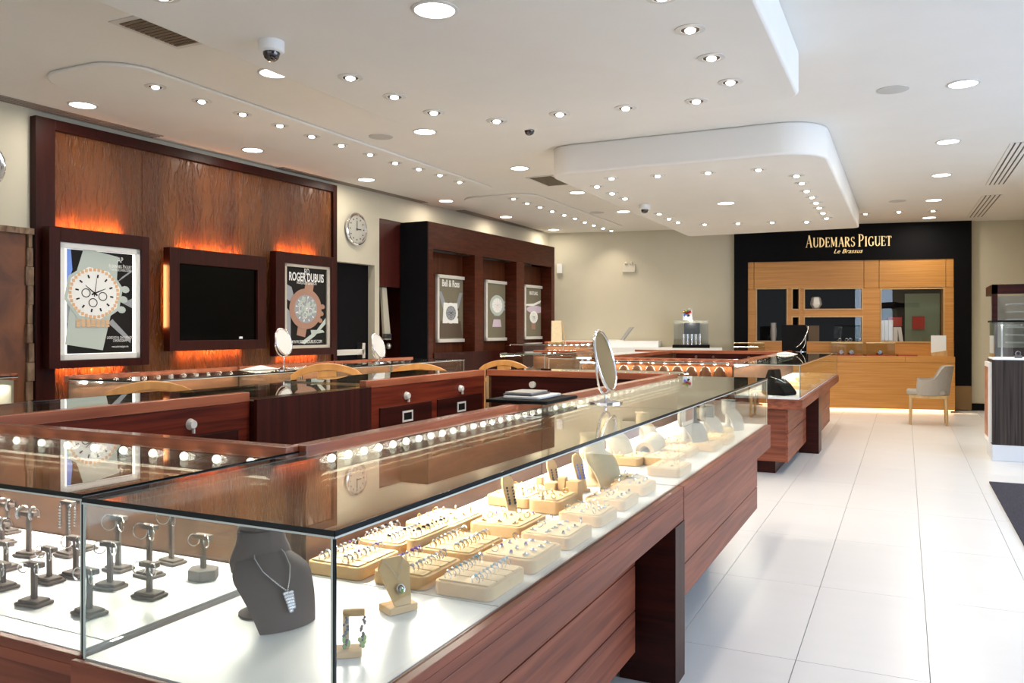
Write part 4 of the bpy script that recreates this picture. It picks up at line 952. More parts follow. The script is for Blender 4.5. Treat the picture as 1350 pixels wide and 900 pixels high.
part('plinth', MB().box(-2.9, -1.6, 8.15, 8.45, 0, .129), 'blackmatte', r3)
r4 = root('display_case', 'left glass case of the rear island, seen end on', 'display case', (-3.3, 10.2, 0))
glass_case(r4, -3.68, -3.06, 8.6, 11.9, '+x', ['-x', '-y'], leds=0, light=.4)
part('carcass', MB().box(-3.66, -3.08, 8.65, 11.85, .13, ZD - .021), 'wood_y', r4)
part('plinth', MB().box(-3.5, -3.2, 8.9, 11.6, 0, .129), 'blackmatte', r4)
r5 = root('counter_cabinet', 'dark inner drawer cabinet across the far end of the rear island', 'cabinet', (-2.3, 12.1, 0))
glass_case(r5, -3.68, XC - .01, 11.91, 12.5, '-y', ['+y'], leds=0, light=.3)
part('face_frame', MB().box(-3.05, XC - .01, 11.93, 11.95, 0, ZT - .031), 'darkwood_x', r5)
part('carcass', MB().box(-3.66, XC - .01, 11.96, 12.45, 0, ZD - .021), 'darkwood_x', r5)
for m in (-2.75, -2.5, -2.0, -1.7): part('lock', MB().ring((m, 11.93, .98), (m, 11.90, .98), .022, n=12), 'chrome', r5)
# amber tufted display backs in the front case of the rear island
for k in range(9):
    x = -2.86 + k * .145
    single('jewellery_roll', MB().lathe((x, 8.40, ZD + .001), [(.055, 0), (.066, .10), (.062, .19), (.035, .235), (.005, .25)], 14), 'tuft', f'amber padded neck form, {ORD[k+1]} from the left in the lit rear island case', 'necklace display', (x, 8.4, ZD + .001), group='amber padded neck forms', sm=60)

# ---- case row along the left wall
for k, (ya, yb, nl, lab) in enumerate([(3.55, 5.05, 12, 'glass case with a row of lamps below the gold watch poster'), (5.07, 6.30, 10, 'glass case below the television and the dark watch poster'), (6.32, 7.70, 10, 'glass case of lit watches in front of the exit door')]):
    w1 = root('display_case', lab, 'display case', (-4.63, (ya + yb) / 2, 0))
    glass_case(w1, -4.98, -4.28, ya, yb, '-x', ['+x', '-y', '+y'], leds=nl, light=.45, tint=(1, .85, .65))
    part('carcass', MB().box(-4.96, -4.30, ya + .02, yb - .02, 0, ZD - .021), 'darkwood_y', w1)
w4 = root('display_case', 'pale glass case at the left edge in front of the burl wood panel', 'display case', (-5.9, 3.4, 0))
glass_case(w4, -6.4, -5.56, 3.0, 3.62, '+y', ['-y', '+x'], leds=0, light=.9, back='wall')
part('carcass', MB().box(-6.38, -5.58, 3.02, 3.6, 0, ZD - .021), 'darkwood_x', w4)
# mid-left rear cases
w5 = root('display_case', 'tall glass case of watches on pillows in front of the rear wood unit', 'display case', (-4.6, 10.5, 0))
glass_case(w5, -4.75, -3.98, 9.8, 11.0, '+y', ['-y', '+x'], zt=1.19, zd=.80, leds=8, light=.8)
part('carcass', MB().box(-4.73, -4.0, 9.83, 10.95, 0, .779), 'wood_x', w5)
w6 = root('display_case', 'low glass case between the pillow watches and the white counter', 'display case', (-3.9, 9.6, 0))
glass_case(w6, -4.3, -3.72, 8.6, 9.6, '+y', ['-y', '+x'], zt=1.10, zd=.80, leds=0, light=.5)
part('carcass', MB().box(-4.28, -3.74, 8.63, 9.55, 0, .779), 'wood_x', w6)
# white counter by the rear wall
p0, p1 = bxz(757, 460, -.7), bxz(868, 460, -.7)
t = root('white_counter', 'long white lacquered counter against the rear cream wall', 'counter', (p0[0], -.7, 0), FB)
part('body', MB().box(p0[0] - .3, bxz(952, 460, -.7)[0], -.9, .1, 0, 1.06), 'whiteplastic', t)
part('counter_top', MB().box(p0[0] - .3, p1[0], -.72, .1, 1.061, 1.17), 'white', t, bev=.004)
# laptop on the white counter
lx, lz = bxz(820, 446, -.5)
t = root('laptop', 'open silver laptop seen from the side on the white counter', 'laptop', (lx, -.5, 1.171), FB)
part('base', MB().box(lx - .30, lx + .04, -.6, -.36, 1.171, 1.19), 'silverframe', t, bev=.004)
part('screen', MB().prism_xz([(lx - .03, 1.19), (lx + .03, 1.19), (lx + .21, 1.42), (lx + .14, 1.42)], -.6, -.36), 'palegrey', t, bev=.003)
# easel card above rear wood unit case
x, z = at(712, 450, 1.20).x, 0
t = root('easel_card', 'beige card on a small easel on top of the pillow watch case', 'card', (-4.33, 10.4, 1.19))
part('card', MB().add([(-4.40, 10.38, 1.20), (-4.26, 10.42, 1.20), (-4.30, 10.50, 1.50), (-4.43, 10.46, 1.50), (-4.40, 10.39, 1.20), (-4.26, 10.43, 1.20), (-4.30, 10.51, 1.50), (-4.43, 10.47, 1.50)], [(0, 1, 2, 3), (7, 6, 5, 4), (0, 4, 5, 1), (1, 5, 6, 2), (2, 6, 7, 3), (3, 7, 4, 0)]), 'cream', t)
part('easel', MB().tube([(-4.42, 10.42, 1.191), (-4.36, 10.50, 1.5)], .008).tube([(-4.22, 10.45, 1.191), (-4.30, 10.52, 1.5)], .008).box(-4.44, -4.22, 10.36, 10.40, 1.191, 1.205), 'oak', t)
# small tower case by the portal
def ub(px, py): return bxz(px, py, -.9)
a, b = ub(888, 440)[0], ub(934, 440)[0]; z0, z1 = ub(910, 455)[1], ub(910, 423)[1]
t = root('tower_case', 'small lit glass tower case with silver tubes left of the black portal', 'display case', ((a + b) / 2, -.9, 0), FB)
z0 = 1.11
part('base_frame', MB().box(a - .02, b + .02, -.9, -.38, 1.061, z0), 'blackmatte', t, bev=.003)
for q in ((a, b, -.88, -.874), (a, a + .006, -.874, -.40), (b - .006, b, -.874, -.40)): part('pane', MB().box(q[0], q[1], q[2], q[3], z0, z1), 'glass', t)
part('top_glass', MB().box(a - .01, b + .01, -.89, -.39, z1, z1 + .012), 'glass_top', t)
part('back_board', MB().box(a + .006, b - .006, -.40, -.38, z0, z1), 'wall', t)
part('black_block', MB().box(a + .17, b - .15, -.66, -.45, z0 + .19, z1 - .03), 'blackmatte', t)
for k in range(5):
    x = a + .16 + k * .07
    part('tube', MB().ring((x, -.7, z0 + .001), (x, -.7, z0 + .19), .027, n=12), 'silver', t, sm=40)
p = FB @ Vector(((a + b) / 2, -.7, z1 - .02)); lamp('POINT', p, 6, (1, .95, .9), shadow_soft_size=.03, name='tower_case_light')
cx, cz = ub(905, 414)
t = root('flower_ornament', 'colourful flower ornament card on top of the small tower case', 'ornament', (cx, -.7, z1 + .013), FB)
part('card', MB().box(cx - .07, cx + .09, -.69, -.68, z1 + .013, z1 + .20), 'card', t)
for k, (dx, dz, mm) in enumerate([(-.05, .15, 'gold'), (.0, .17, 'green'), (.05, .14, 'red'), (-.03, .09, 'blue'), (.03, .08, 'onyx'), (.0, .13, 'red'), (.05, .19, 'stone')]):
    part('petal', MB().ball((cx + dx, -.71, z1 + .013 + dz), .026, 8, 5), mm, t, sm=60)
# black panel board behind rear island mirror
p = at(1042, 470, .95)
single('display_board', MB().box(-1.62, -1.28, 12.44, 12.48, ZT + .001, 1.445), 'black', 'upright black board standing at the far end of the rear island', 'board', (-1.45, 12.44, ZT + .001), bev=.003)

# ---- right-hand tower cabinet
x0, x1, y0, y1 = .86, 1.75, 9.95, 10.55
p = at(1305, 607, 0)
x0, y0 = p.x + .02, p.y; x1, y1 = x0 + 1.1, y0 + .55
t = root('tower_cabinet', 'dark wood tower cabinet with a glass case on top at the right edge', 'display case', ((x0 + x1) / 2, (y0 + y1) / 2, 0))
part('plinth', MB().box(x0, x1, y0, y1, 0, .17), 'plinth', t, 'pale grey plinth', bev=.004)
part('carcass', MB().box(x0, x1, y0, y1, .17, 1.06), 'wenge', t, 'dark striped wood')
part('side_light_panel', MB().box(x0 - .03, x0, y0 + .03, y1 - .05, .19, 1.03), 'whiteplastic', t, 'white edged side panel')
part('side_picture', MB().box(x0 - .033, x0 - .03, y0 + .08, y1 - .1, .24, .98), grainy('side_picture', (.45, .2, .1), (.2, .06, .03), (6, 6, 6)), t)
zz = 1.46
for q in ((x0 + .02, x1, y0 + .02, y0 + .026), (x0 + .02, x0 + .026, y0 + .026, y1 - .02), (x0 + .02, x1, y1 - .026, y1 - .02)): part('pane', MB().box(q[0], q[1], q[2], q[3], 1.066, zz), 'glass', t)
part('deck', MB().box(x0 + .01, x1, y0 + .01, y1 - .01, 1.06, 1.075), 'white', t)
part('glass_lid', MB().box(x0 + .01, x1, y0 + .01, y1 - .01, zz, zz + .012), 'glass_top', t)
part('lid_edge', MB().box(x0 + .008, x1, y0 + .006, y0 + .010, zz - .004, zz + .014).box(x0 + .004, x0 + .008, y0 + .006, y1, zz - .004, zz + .014), 'blackmatte', t)
part('post', MB().box(x0 + .10, x0 + .115, y0 + .2, y0 + .215, 1.075, zz), 'steel', t)
lamp('AREA', (x0 + .5, y0 + .3, zz - .03), 14, (.9, .95, 1), shape='RECTANGLE', size=.9, size_y=.4, name='tower_light')
for k in range(4):
    x = x0 + .22 + k * .12
    single('watch', MB().rbox(x, x + .07, y0 + .15, y0 + .25, 1.076, 1.10, .01).torus((x + .035, y0 + .2, 1.125), (0, 1, 0), .022, .006, 12, 5), 'darkmetal', f'dark watch on a block in the right tower case, {ORD[k+1]} from the left', 'watch', (x + .035, y0 + .2, 1.076))
# rear wall cabinet behind it
x0b, y0b = 1.33, 11.9
p = at(1323, 470, 1.2)
t = root('wall_showcase', 'tall dark wood framed showcase behind the right tower cabinet', 'display case', (1.6, 12.6, 0))
part('frame', MB().box(1.0, 1.06, 12.0, 12.06, 0, 1.95).box(1.0, 1.9, 12.0, 12.06, 1.83, 1.95).box(1.0, 1.06, 12.06, 12.9, 1.83, 1.95).box(1.0, 1.9, 12.0, 12.06, .0, 1.15), 'darkwood_x', t)
part('pane', MB().box(1.06, 1.9, 12.02, 12.026, 1.15, 1.83), 'glass', t)
for k in range(6): part('shelf', MB().box(1.2, 1.9, 12.3, 12.6, 1.2 + k * .1, 1.215 + k * .1), 'plinth', t)
part('back_board', MB().box(1.06, 1.9, 12.85, 12.9, 0, 1.83), 'palegrey', t)
# mat
p = [at(1304, 636, 0), at(1350, 722, 0)]
mx = p[0].x + .0
single('floor_mat', MB().box(mx, mx + 1.6, 3.2, p[0].y, 0.0, .012), 'carpet', 'dark ribbed entrance mat on the pale floor at the right edge', 'mat', (mx + .8, 5, 0))

# ---- chair by the desk
cc = at(1224, 560, 0)
t = root('armchair', 'grey upholstered tub chair with pale wooden legs beside the honey desk', 'chair', (cc.x, cc.y + .15, 0), rotz=math.radians(0))
LX, LY = .235, .20   # seat half sizes; the back is on +x
for sx in (-1, 1):
    for sy in (-1, 1):
        part('leg', MB().tube([(sx * LX, sy * LY, 0), (sx * (LX - .01), sy * (LY - .01), .40)], [.017, .026], 8), 'oak', t, sm=60)
part('seat_frame', MB().rbox(-LX - .02, LX + .02, -LY - .02, LY + .02, .385, .43, .04), 'oak', t, bev=.006)
part('seat', MB().rbox(-LX - .05, LX, -LY - .01, LY + .01, .43, .50, .07), 'chairfab', t, bev=.02)
rows = []
nn = 28
outer, inner = [], []
for j in range(8):
    v = j / 7; ro = []; ri = []
    for i in range(nn + 1):
        a = math.radians(-125 + 250 * i / nn); c = math.cos(a); s = math.sin(a)
        q_ = min(1, max(0, (c - .05) / .6)); top = .655 + .20 * q_ * q_ * (3 - 2 * q_)
        z = .43 + (top - .43) * v; k = 1 + .10 * v
        ro.append(((LX + .04) * c * k + .03 * v, (LY + .045) * s * k, z)); ri.append(((LX - .01) * c * k + .03 * v, (LY - .005) * s * k, z))
    outer.append(ro); inner.append(ri)
mb = MB().grid(outer); mb.grid([r[::-1] for r in inner]); mb.grid([inner[-1], outer[-1]][::-1]); mb.grid([inner[0], outer[0]])
mb.grid([[outer[j][0], inner[j][0]] for j in range(8)]); mb.grid([[inner[j][-1], outer[j][-1]] for j in range(8)])
part('backrest', mb, 'chairfab', t, sm=50)

# ---- wooden customer chairs
def arch_chair(px, py, z, lab, rot=0, dx=0, dy=0):
    p = at(px, py, z); t = root('wooden_chair', lab, 'chair', (p.x + dx, p.y + dy, 0), rotz=rot)
    w = .24
    for sx in (-1, 1):
        part('leg', MB().box(sx * w - .02, sx * w + .02, -.22, -.18, 0, .45), 'chairwood', t, bev=.003)
        part('back_post', MB().box(sx * w - .02, sx * w + .02, .18, .22, 0, z - .09), 'chairwood', t, bev=.003)
    part('seat', MB().rbox(-w - .02, w + .02, -.24, .17, .45, .50, .05), 'cream', t, bev=.01)
    pts = [(-w - .03, z - .09)] + [(-w - .03 + (2 * w + .06) * i / 12, z - .09 + .09 * math.sin(PI * i / 12) ** .7) for i in range(1, 12)] + [(w + .03, z - .09)]
    pts2 = [(x, zz - .055) for x, zz in pts][::-1]
    part('crest_rail', MB().prism_xz(pts + pts2, .17, .21), 'chairwood', t, 'arched golden crest rail', bev=.006)
    part('slat', MB().box(-.07, .07, .18, .20, .5, z - .06), 'chairwood', t)
    part('lower_rail', MB().box(-w + .02, w - .02, .18, .205, z - .22, z - .185), 'chairwood', t)
arch_chair(211, 507, 1.07, 'arched wooden chair behind the left drawer cabinet, near the first poster', math.radians(60), -.18, .13)
arch_chair(432, 480, 1.12, 'arched wooden chair seen behind the grey-green table mirror', math.radians(40))
arch_chair(547, 480, 1.08, 'arched wooden chair in front of the left bay of the rear wood unit', math.radians(20))
arch_chair(653, 475, 1.08, 'arched wooden chair in front of the middle bay, with a pierced back', math.radians(0))
# stool seen through the end glass
p = Vector((-1.75, 7.1, 0))
t = root('wooden_stool', 'gold-toned wooden stool behind the far end of the front island', 'stool', p)
for sx in (-1, 1):
    for sy in (-1, 1): part('leg', MB().tube([(p.x + sx * .19, p.y + sy * .17, 0), (p.x + sx * .15, p.y + sy * .14, .62)], .018), 'gold', t)
part('seat', MB().rbox(p.x - .2, p.x + .2, p.y - .19, p.y + .19, .62, .68, .06), 'cream', t, bev=.01)
part('stretcher', MB().box(p.x - .18, p.x + .18, p.y - .18, p.y - .165, .25, .27), 'gold', t)

# ================================================================= THINGS ON THE COUNTERS
def round_mirror(lab, base, R, tilt_n, zc, face='mirror', back='chrome'):
    t = root('table_mirror', lab, 'mirror', base); n = Vector(tilt_n).normalized(); c = Vector(base) + Vector((0, 0, zc))
    part('mirror_glass', MB().disc(c, n, R * .95, 48, .006), face, t, sm=40)
    part('mirror_rim', MB().torus(c, n, R, .007, 48, 8), 'chrome', t, 'chrome rim', sm=60)
    part('mirror_back', MB().disc(c - n * .006, n, R * .96, 48, .004), back, t, sm=40)
    part('foot', MB().lathe(base, [(.075, 0), (.075, .006), (.03, .014), (.008, .022)], 32), 'chrome', t, sm=50)
    b = Vector(base)
    side = n.cross(Vector((0, 0, 1))).normalized()
    pts = [b + Vector((0, 0, .02)), b + Vector((0, 0, max(.03, zc - R - .02)))]
    part('stem', MB().tube(pts, .006), 'chrome', t, sm=60)
    yk = []
    for i in range(13):
        a = PI * i / 12; yk.append(c + side * (R + .013) * math.cos(a) - Vector((0, 0, 1)) * (R + .013) * math.sin(a))
    part('yoke', MB().tube(yk, .005), 'chrome', t, sm=60)
round_mirror('large chrome round table mirror on the front island glass, behind the tablet', tuple(at(798, 531, ZT)), .132, (.93, .06, .22), .185)
m2 = at(374, 488, ZT)
round_mirror('small round vanity mirror with a plain pale back below the right lightbox poster', (m2.x, m2.y, ZT), .105, (.98, .15, .25), .225, face='cushion', back='cushion')
m3 = at(499, 478, ZT)
round_mirror('round table mirror on the case in front of the exit door', (m3.x, m3.y, ZT), .12, (.98, .15, .3), .165, face='cushion')
m4 = at(1056, 463.5, ZT)
round_mirror('slanted round mirror on the rear island', (m4.x, m4.y, ZT), .17, (-.80, -.40, .45), .22)
# tablet + tray
tb = at(740, 527, ZT); tb = Vector((-1.42, 3.20, ZT))
t = root('black_tray', 'flat black presentation tray on the rail of the front island', 'tray', (-1.43, 3.2, ZT + .0175))
part('board', MB().rbox(-1.58, -1.30, 3.02, 3.37, ZT + .017, ZT + .031, .01), 'blackmatte', t, bev=.003)
t = root('tablet', 'white cased tablet lying on the black presentation tray', 'tablet', (-1.43, 3.2, ZT + .032))
part('body', MB().rbox(-1.53, -1.36, 3.08, 3.33, ZT + .0315, ZT + .042, .015), 'whiteplastic', t, bev=.003)
t = root('notebook', 'grey notebook on top of the white tablet', 'notebook', (-1.46, 3.2, ZT + .043))
part('cover', MB().rbox(-1.54, -1.40, 3.10, 3.30, ZT + .0425, ZT + .048, .01), 'darkmetal', t, bev=.001)
part('top_sheet', MB().rbox(-1.535, -1.41, 3.11, 3.29, ZT + .0485, ZT + .056, .01), 'palegrey', t, bev=.001)
# webcam at far left
p = at(18, 491, ZT); 
t = root('desk_lamp_camera', 'small white round camera on the pale glass case at the left edge', 'camera', (-6.0, 3.3, ZT))
part('ball', MB().ball((-5.97, 3.3, ZT + .06), .05, 16, 10), 'whiteplastic', t, sm=60)
part('foot', MB().rbox(-6.12, -5.95, 3.26, 3.34, ZT, ZT + .03, .02), 'whiteplastic', t)
# white paper things on rear cases
for q, w, lab in (((1035, 467), .14, 'white crumpled cloth on the rear island glass'), ((343, 487), .1, 'pale folded cloth on the left wall case')):
    p = at(*q, ZT); mb = MB(); rr = random.Random(3)
    mb.grid([[(p.x - w + 2 * w * i / 8, p.y - w * 1.4 + 2.8 * w * j / 8, ZT + .004 + (.018 + .012 * rr.random()) * math.sin(PI * i / 8) * math.sin(PI * j / 8)) for i in range(9)] for j in range(9)])
    mb.box(p.x - w * .8, p.x + w * .8, p.y - w, p.y + w, ZT + .0005, ZT + .004)
    single('cleaning_cloth', mb, 'cushion', lab, 'cloth', (p.x, p.y, ZT))

# ---- busts
def bust_w(v): return (.040 + .058 * math.sin(min(v * 2.6, 1) * PI / 2)) * (1 - .30 * max(0, v - .3) / .7)
def bust(mb, s, neck=True, lean=.135):
    """necklace bust facing +x, base at the origin, height about .2*s"""
    rows = []
    for j in range(15):
        v = j / 14
        z = .170 * (1 - v) ** 1.0
        xc = -.012 + lean * (v ** 1.15) + .028 * math.sin(PI * v)
        hw = bust_w(v)
        row = []
        for i in range(17):
            a = -1 + 2 * i / 16; row.append((s * (xc - .022 * abs(a) ** 2.2), s * hw * a, s * (z - .012 * abs(a) ** 2 * (1 - v) - .0)))
        rows.append(row)
    fr = rows; bk = [[(x - s * .010, y * .95, max(z, .001)) for x, y, z in r] for r in rows]
    mb.grid([r[::-1] for r in fr]); mb.grid(bk); mb.grid([fr[0], bk[0]]); mb.grid([bk[-1], fr[-1]])
    mb.grid([[fr[j][0], bk[j][0]] for j in range(15)][::-1]); mb.grid([[fr[j][-1], bk[j][-1]] for j in range(15)])
    return mb
def make_bust(lab, p, rot, s, m, foot='same', neck=True, name='necklace_bust', lean=.135):
    t = root(name, lab, 'necklace display', p, rotz=rot)
    part('chest', bust(MB(), s, lean=lean), m, t, sm=50)
    if neck:
        pr = [(.022, .074, -.030), (.034, .078, -.008), (.040, .070, .012), (.043, .062, .028), (.043, .057, .046), (.044, .058, .058), (.043, .056, .060)]
        mb = MB(); n = 24; rows = []
        for rx, ry, z in pr: rows.append([(s * (-.026 + rx * math.cos(2 * PI * i / n)), s * ry * math.sin(2 * PI * i / n), s * (.140 + z)) for i in range(n + 1)])
        mb.grid(rows); mb.add(rows[-1][:-1], [tuple(range(n))]); part('neck', mb, m, t, sm=50)
        part('neck_cap', MB().lathe((-.028 * s, 0, .2015 * s), [(.049 * s, 0), (.052 * s, .003 * s), (.049 * s, .006 * s), (.01 * s, .008 * s)], 28), m, t, sm=50)
    part('foot', MB().lathe((-.03 * s, 0, 0), [(.05 * s, 0), (.05 * s, .004 * s), (.03 * s, .012 * s), (.018 * s, .03 * s), (.018 * s, .15 * s)], 20), m, t, sm=50)
    return t
b1p = at(362, 822, ZD + .001)
bu1 = make_bust('grey-brown necklace bust with a silver pendant chain in the nearest case', (b1p.x - .05, b1p.y + .03, ZD + .001), math.radians(-20), .94, 'grey')
# necklace on it
def on_chest(a, v, s=.94, off=.006, lean=.135):
    z = .170 * (1 - v); xc = -.012 + lean * (v ** 1.15) + .028 * math.sin(PI * v)
    hw = bust_w(v)
    return Vector((s * (xc - .022 * abs(a) ** 2.2) + off, s * hw * a, s * (z - .012 * abs(a) ** 2 * (1 - v)) + .002))
nk = root('pendant_necklace', 'silver chain necklace with a jewelled cluster pendant on the grey-brown bust', 'necklace', (bu1.matrix_world.translation), rotz=math.radians(-20))
def chain_mb(pts, r=.0022, step=.0045):
    mb = MB(); pts = [Vector(p) for p in pts]; acc = 0
    for a, b in zip(pts, pts[1:]):
        d = (b - a).length; n = max(1, int(d / step))
        for k in range(n): mb.ball(a.lerp(b, k / n), r, 6, 4)
    return mb
left = [on_chest(-.62, .0), on_chest(-.52, .15), on_chest(-.36, .30), on_chest(-.16, .45), on_chest(0.04, .56)]
right = [on_chest(.62, .0), on_chest(.50, .15), on_chest(.36, .30), on_chest(.20, .44), on_chest(.04, .56)]
back = [on_chest(-.62, 0), Vector((-.045, -.055, .155)), Vector((-.07, 0, .165)), Vector((-.045, .055, .155)), on_chest(.62, 0)]
part('chain', chain_mb(left + right[::-1][1:]), 'silver', nk, stuff=True)
pm = MB()
for k in range(26):
    v = .575 + .20 * (k // 4) / 6; a = .04 + (k % 4 - 1.5) * .07 * (1 - .4 * (k // 4) / 6); q = on_chest(a, v, off=.008); pm.ball(q, .0042, 6, 4)
part('pendant', pm, 'diamond', nk, 'cluster of clear stones')
# cream busts further back
for px, py, rot, s, m, lab in ((806, 640, -15, 1.0, 'cream', 'cream necklace bust, nearest of the three pale ones in the nearest case'),
                              (828, 607, -15, .95, 'cream', 'cream necklace bust behind the nearest pale one, before the ribbed roll'),
                              (868, 583, -10, .8, 'cream', 'small cream neck form beside the seam of the two long cases')):
    p = at(px - 12, py, ZD + .001); make_bust(lab, (p.x - .02, p.y, ZD + .001), math.radians(rot), s, m, lean=.1)
for k, (px, py, s) in enumerate(((926, 590, 1.05), (951, 576, .9), (979, 566, .9))):
    p = at(px - 14, py, ZD + .001); make_bust(f'pale grey necklace bust, {ORD[k+1]} from the left in the far half of the front island', (p.x, p.y, ZD + .001), math.radians(-15), s, 'palegrey', lean=.09)
p = at(1030, 521, ZD + .001)
t = root('necklace_bust', 'black necklace bust in the rear island case', 'necklace display', (p.x - .05, 8.2, ZD + .001), rotz=math.radians(-25))
part('chest', MB().prism_xz([(-.10, 0), (.15, 0), (.145, .035), (.09, .10), (.03, .15), (-.10, .15)], -.11, .11), 'blackmatte', t, bev=.015)
part('neck', MB().prism_xz([(-.10, .15), (.02, .15), (.0, .245), (-.065, .24)], -.06, .06), 'blackmatte', t, bev=.01)
part('necklace', MB().tube([(-.02, -.07, .17), (.045, -.05, .152), (.09, 0, .115), (.045, .05, .152), (-.02, .07, .17)], .003), 'silver', t)
# ribbed roll
p = at(858, 598, ZD + .001)
t = root('bracelet_roll', 'ribbed cream bracelet roll behind the cream busts', 'bracelet display', (p.x, p.y, ZD + .001), rotz=math.radians(8))
for k in range(10):
    y = -.17 + k * .036; part('rib', MB().torus((0, y, .038), (0, 1, 0), .036, .0185, 20, 6, 0, 2 * PI), 'cream', t, sm=60)

# ---- pendant stand and drop earring stand in the foreground
p = at(524, 803, ZD + .001)
t = root('pendant_stand', 'peach suede pendant stand in front of the ring trays', 'pendant display', (p.x, p.y, ZD + .001), rotz=math.radians(-25))
part('foot', MB().rbox(-.022, .03, -.036, .036, 0, .016, .003), 'peach', t, bev=.002)
mb = MB()
pr = [(.026, .017, .020), (.006, .055, .030), (-.012, .092, .040), (-.022, .112, .024)]
rows = [[(x, -w, z), (x, w, z)] for x, z, w in pr]; rb = [[(x - .008, w, z), (x - .008, -w, z)] for x, z, w in pr]
mb.grid(rows); mb.grid(rb); mb.grid([[rows[j][1], rb[j][0]] for j in range(4)]); mb.grid([[rb[j][1], rows[j][0]] for j in range(4)]); mb.grid([rows[-1], rb[-1][::-1]])
part('neck_board', mb, 'peach', t)
t2_ = root('pendant_necklace', 'teardrop pendant with a green stone on the peach pendant stand', 'necklace', (p.x, p.y, ZD + .001), rotz=math.radians(-25))
part('chain', chain_mb([(-.018, -.024, .112), (-.004, -.008, .085), (.004, 0, .068), (-.004, .01, .085), (-.018, .024, .112)], .0011, .003), 'silver', t2_, stuff=True)
part('pendant', MB().torus((.014, 0, .050), (1, 0, .5), .009, .0022, 16, 5).ball((.016, 0, .047), .0055, 8, 5, 1.5), ['silver'], t2_)
part('stone', MB().ball((.020, 0, .046), .0045, 8, 5, 1.3), 'green', t2_)
p = at(459, 862, ZD + .001)
t = root('earring_stand', 'small peach suede earring stand at the corner of the nearest case', 'earring display', (p.x, p.y, ZD + .001), rotz=math.radians(35))
part('foot', MB().rbox(-.026, .026, -.022, .022, 0, .012, .003), 'peach', t, bev=.002)
part('post', MB().box(-.010, .002, -.006, .006, .012, .082).box(-.010, .032, -.006, .006, .074, .086), 'peach', t, bev=.0015)
t = root('drop_earrings', 'pair of long green stone drop earrings on the small corner stand', 'earrings', (p.x, p.y, ZD + .001), rotz=math.radians(35))
rr = random.Random(5)
for sx, lab in ((-.004, 'left'), (.028, 'right')):
    mbe = MB()
    for k in range(14): mbe.ball((sx + rr.uniform(-.004, .004), -.009 + rr.uniform(-.003, .003), .073 - .0042 * k), .0026 + .0005 * (k % 3), 6, 4)
    part('drop', mbe, 'darkmetal', t)
    mbg = MB()
    for k in range(5): mbg.ball((sx + rr.uniform(-.006, .006), -.011, .035 - .004 * k), .0038, 6, 4, 1.4)
    part('green_stones', mbg, 'green', t)

# ---- ring trays
RINGM = {}
def ring_mesh(metal, gem, kind=0):
    k = (metal, gem, kind)
    if k not in RINGM:
        mb = MB().use(0).torus((0, 0, 0), (0, 1, 0), .0095, .0016, 14, 5); mb.use(1)
        if kind == 0: mb.ball((0, 0, .0125), .0042, 7, 4, .8)
        else:
            mb.ball((0, 0, .013), .0056, 8, 4, .7)
            for s in (-1, 1): mb.ball((s * .0055, 0, .0108), .0024, 6, 4)
        RINGM[k] = mesh_of(mb, 'ring', [metal, gem], (0, 0, 0))
    return RINGM[k]
nring = 0
def ring_tray(lab, short, xc, yc, w, l, h=.032, cells=4, rows=(-.045, .03), per=9, gems=('diamond',), metal='silver', tilt=0, z=ZD + .001, mat_='peach', rot=0):
    t = root('ring_tray', lab, 'tray', (xc, yc, z), rotz=rot)
    part('base', MB().rbox(-w / 2, w / 2, -l / 2, l / 2, 0, h, .022, 6), mat_, t, bev=.003)
    g = .0035
    for k in range(cells):
        y0 = -l / 2 + .010 + (l - .02) * k / cells; y1 = y0 + (l - .02) / cells - g
        part('pad', MB().rbox(-w / 2 + .010, w / 2 - .010, y0, y1, h - .002, h + .004, .004, 2), 'peachtop', t, bev=.0015)
    mw = t.matrix_world.copy(); rr = random.Random(hash(short) % 1000 if False else sum(map(ord, short)))
    for ri, rx in enumerate(rows):
        part('slot_bar', MB().box(rx - .004, rx + .004, -l / 2 + .012, l / 2 - .014, h + .004, h + .0055), 'darkmetal', t) if False else None
        for k in range(per):
            y = -l / 2 + .018 + (l - .036) * k / (per - 1)
            ge = gems[(k * 3 + ri) % len(gems)] if rr.random() < .8 else 'diamond'
            o = bpy.data.objects.new('ring', ring_mesh(metal, ge, int(rr.random() < .45))); COL.objects.link(o)
            o.matrix_world = mw @ Matrix.Translation((rx, y, h + .0095)) @ Matrix.Rotation(rr.uniform(-.25, .25), 4, 'Z') @ Matrix.Rotation(rr.uniform(-.2, .2), 4, 'X')
            o['label'] = f'{metal} ring, {M[ge].name.replace("_", " ")}, {ORD[k+1]} from the front, {"back" if ri == 0 else "front"} row, {short}'
            o['category'] = 'ring'; o['group'] = f'rings in the {short}'
    return t
G1 = ('diamond', 'diamond', 'violet', 'diamond'); 
ring_tray('peach ring tray at the back corner, left of the others in the nearest case', 'corner tray', -1.31, 1.76, .17, .19, gems=G1)
ring_tray('peach ring tray, second in the back line behind the corner tray', 'second back tray', -1.33, 1.985, .15, .19, metal='silver', gems=('diamond', 'onyx'))
ring_tray('peach ring tray with violet stone rings behind the pendant stand', 'violet tray', -1.115, 1.765, .155, .19, gems=('violet', 'diamond', 'diamond'))
ring_tray('peach ring tray with aqua stone rings, frontmost beside the customer glass', 'aqua tray', -.935, 1.765, .155, .20, gems=('diamond', 'aqua', 'aqua', 'diamond'))
ring_tray('peach ring tray with gold rings in the middle of the tray block', 'gold tray', -1.115, 2.00, .16, .21, metal='gold', gems=('diamond',))
ring_tray('slanted peach pad with a line of small dark rings among the ring trays', 'slanted pad', -1.225, 2.0, .045, .20, rows=(0,), gems=('onyx',), per=8, h=.05, cells=1)

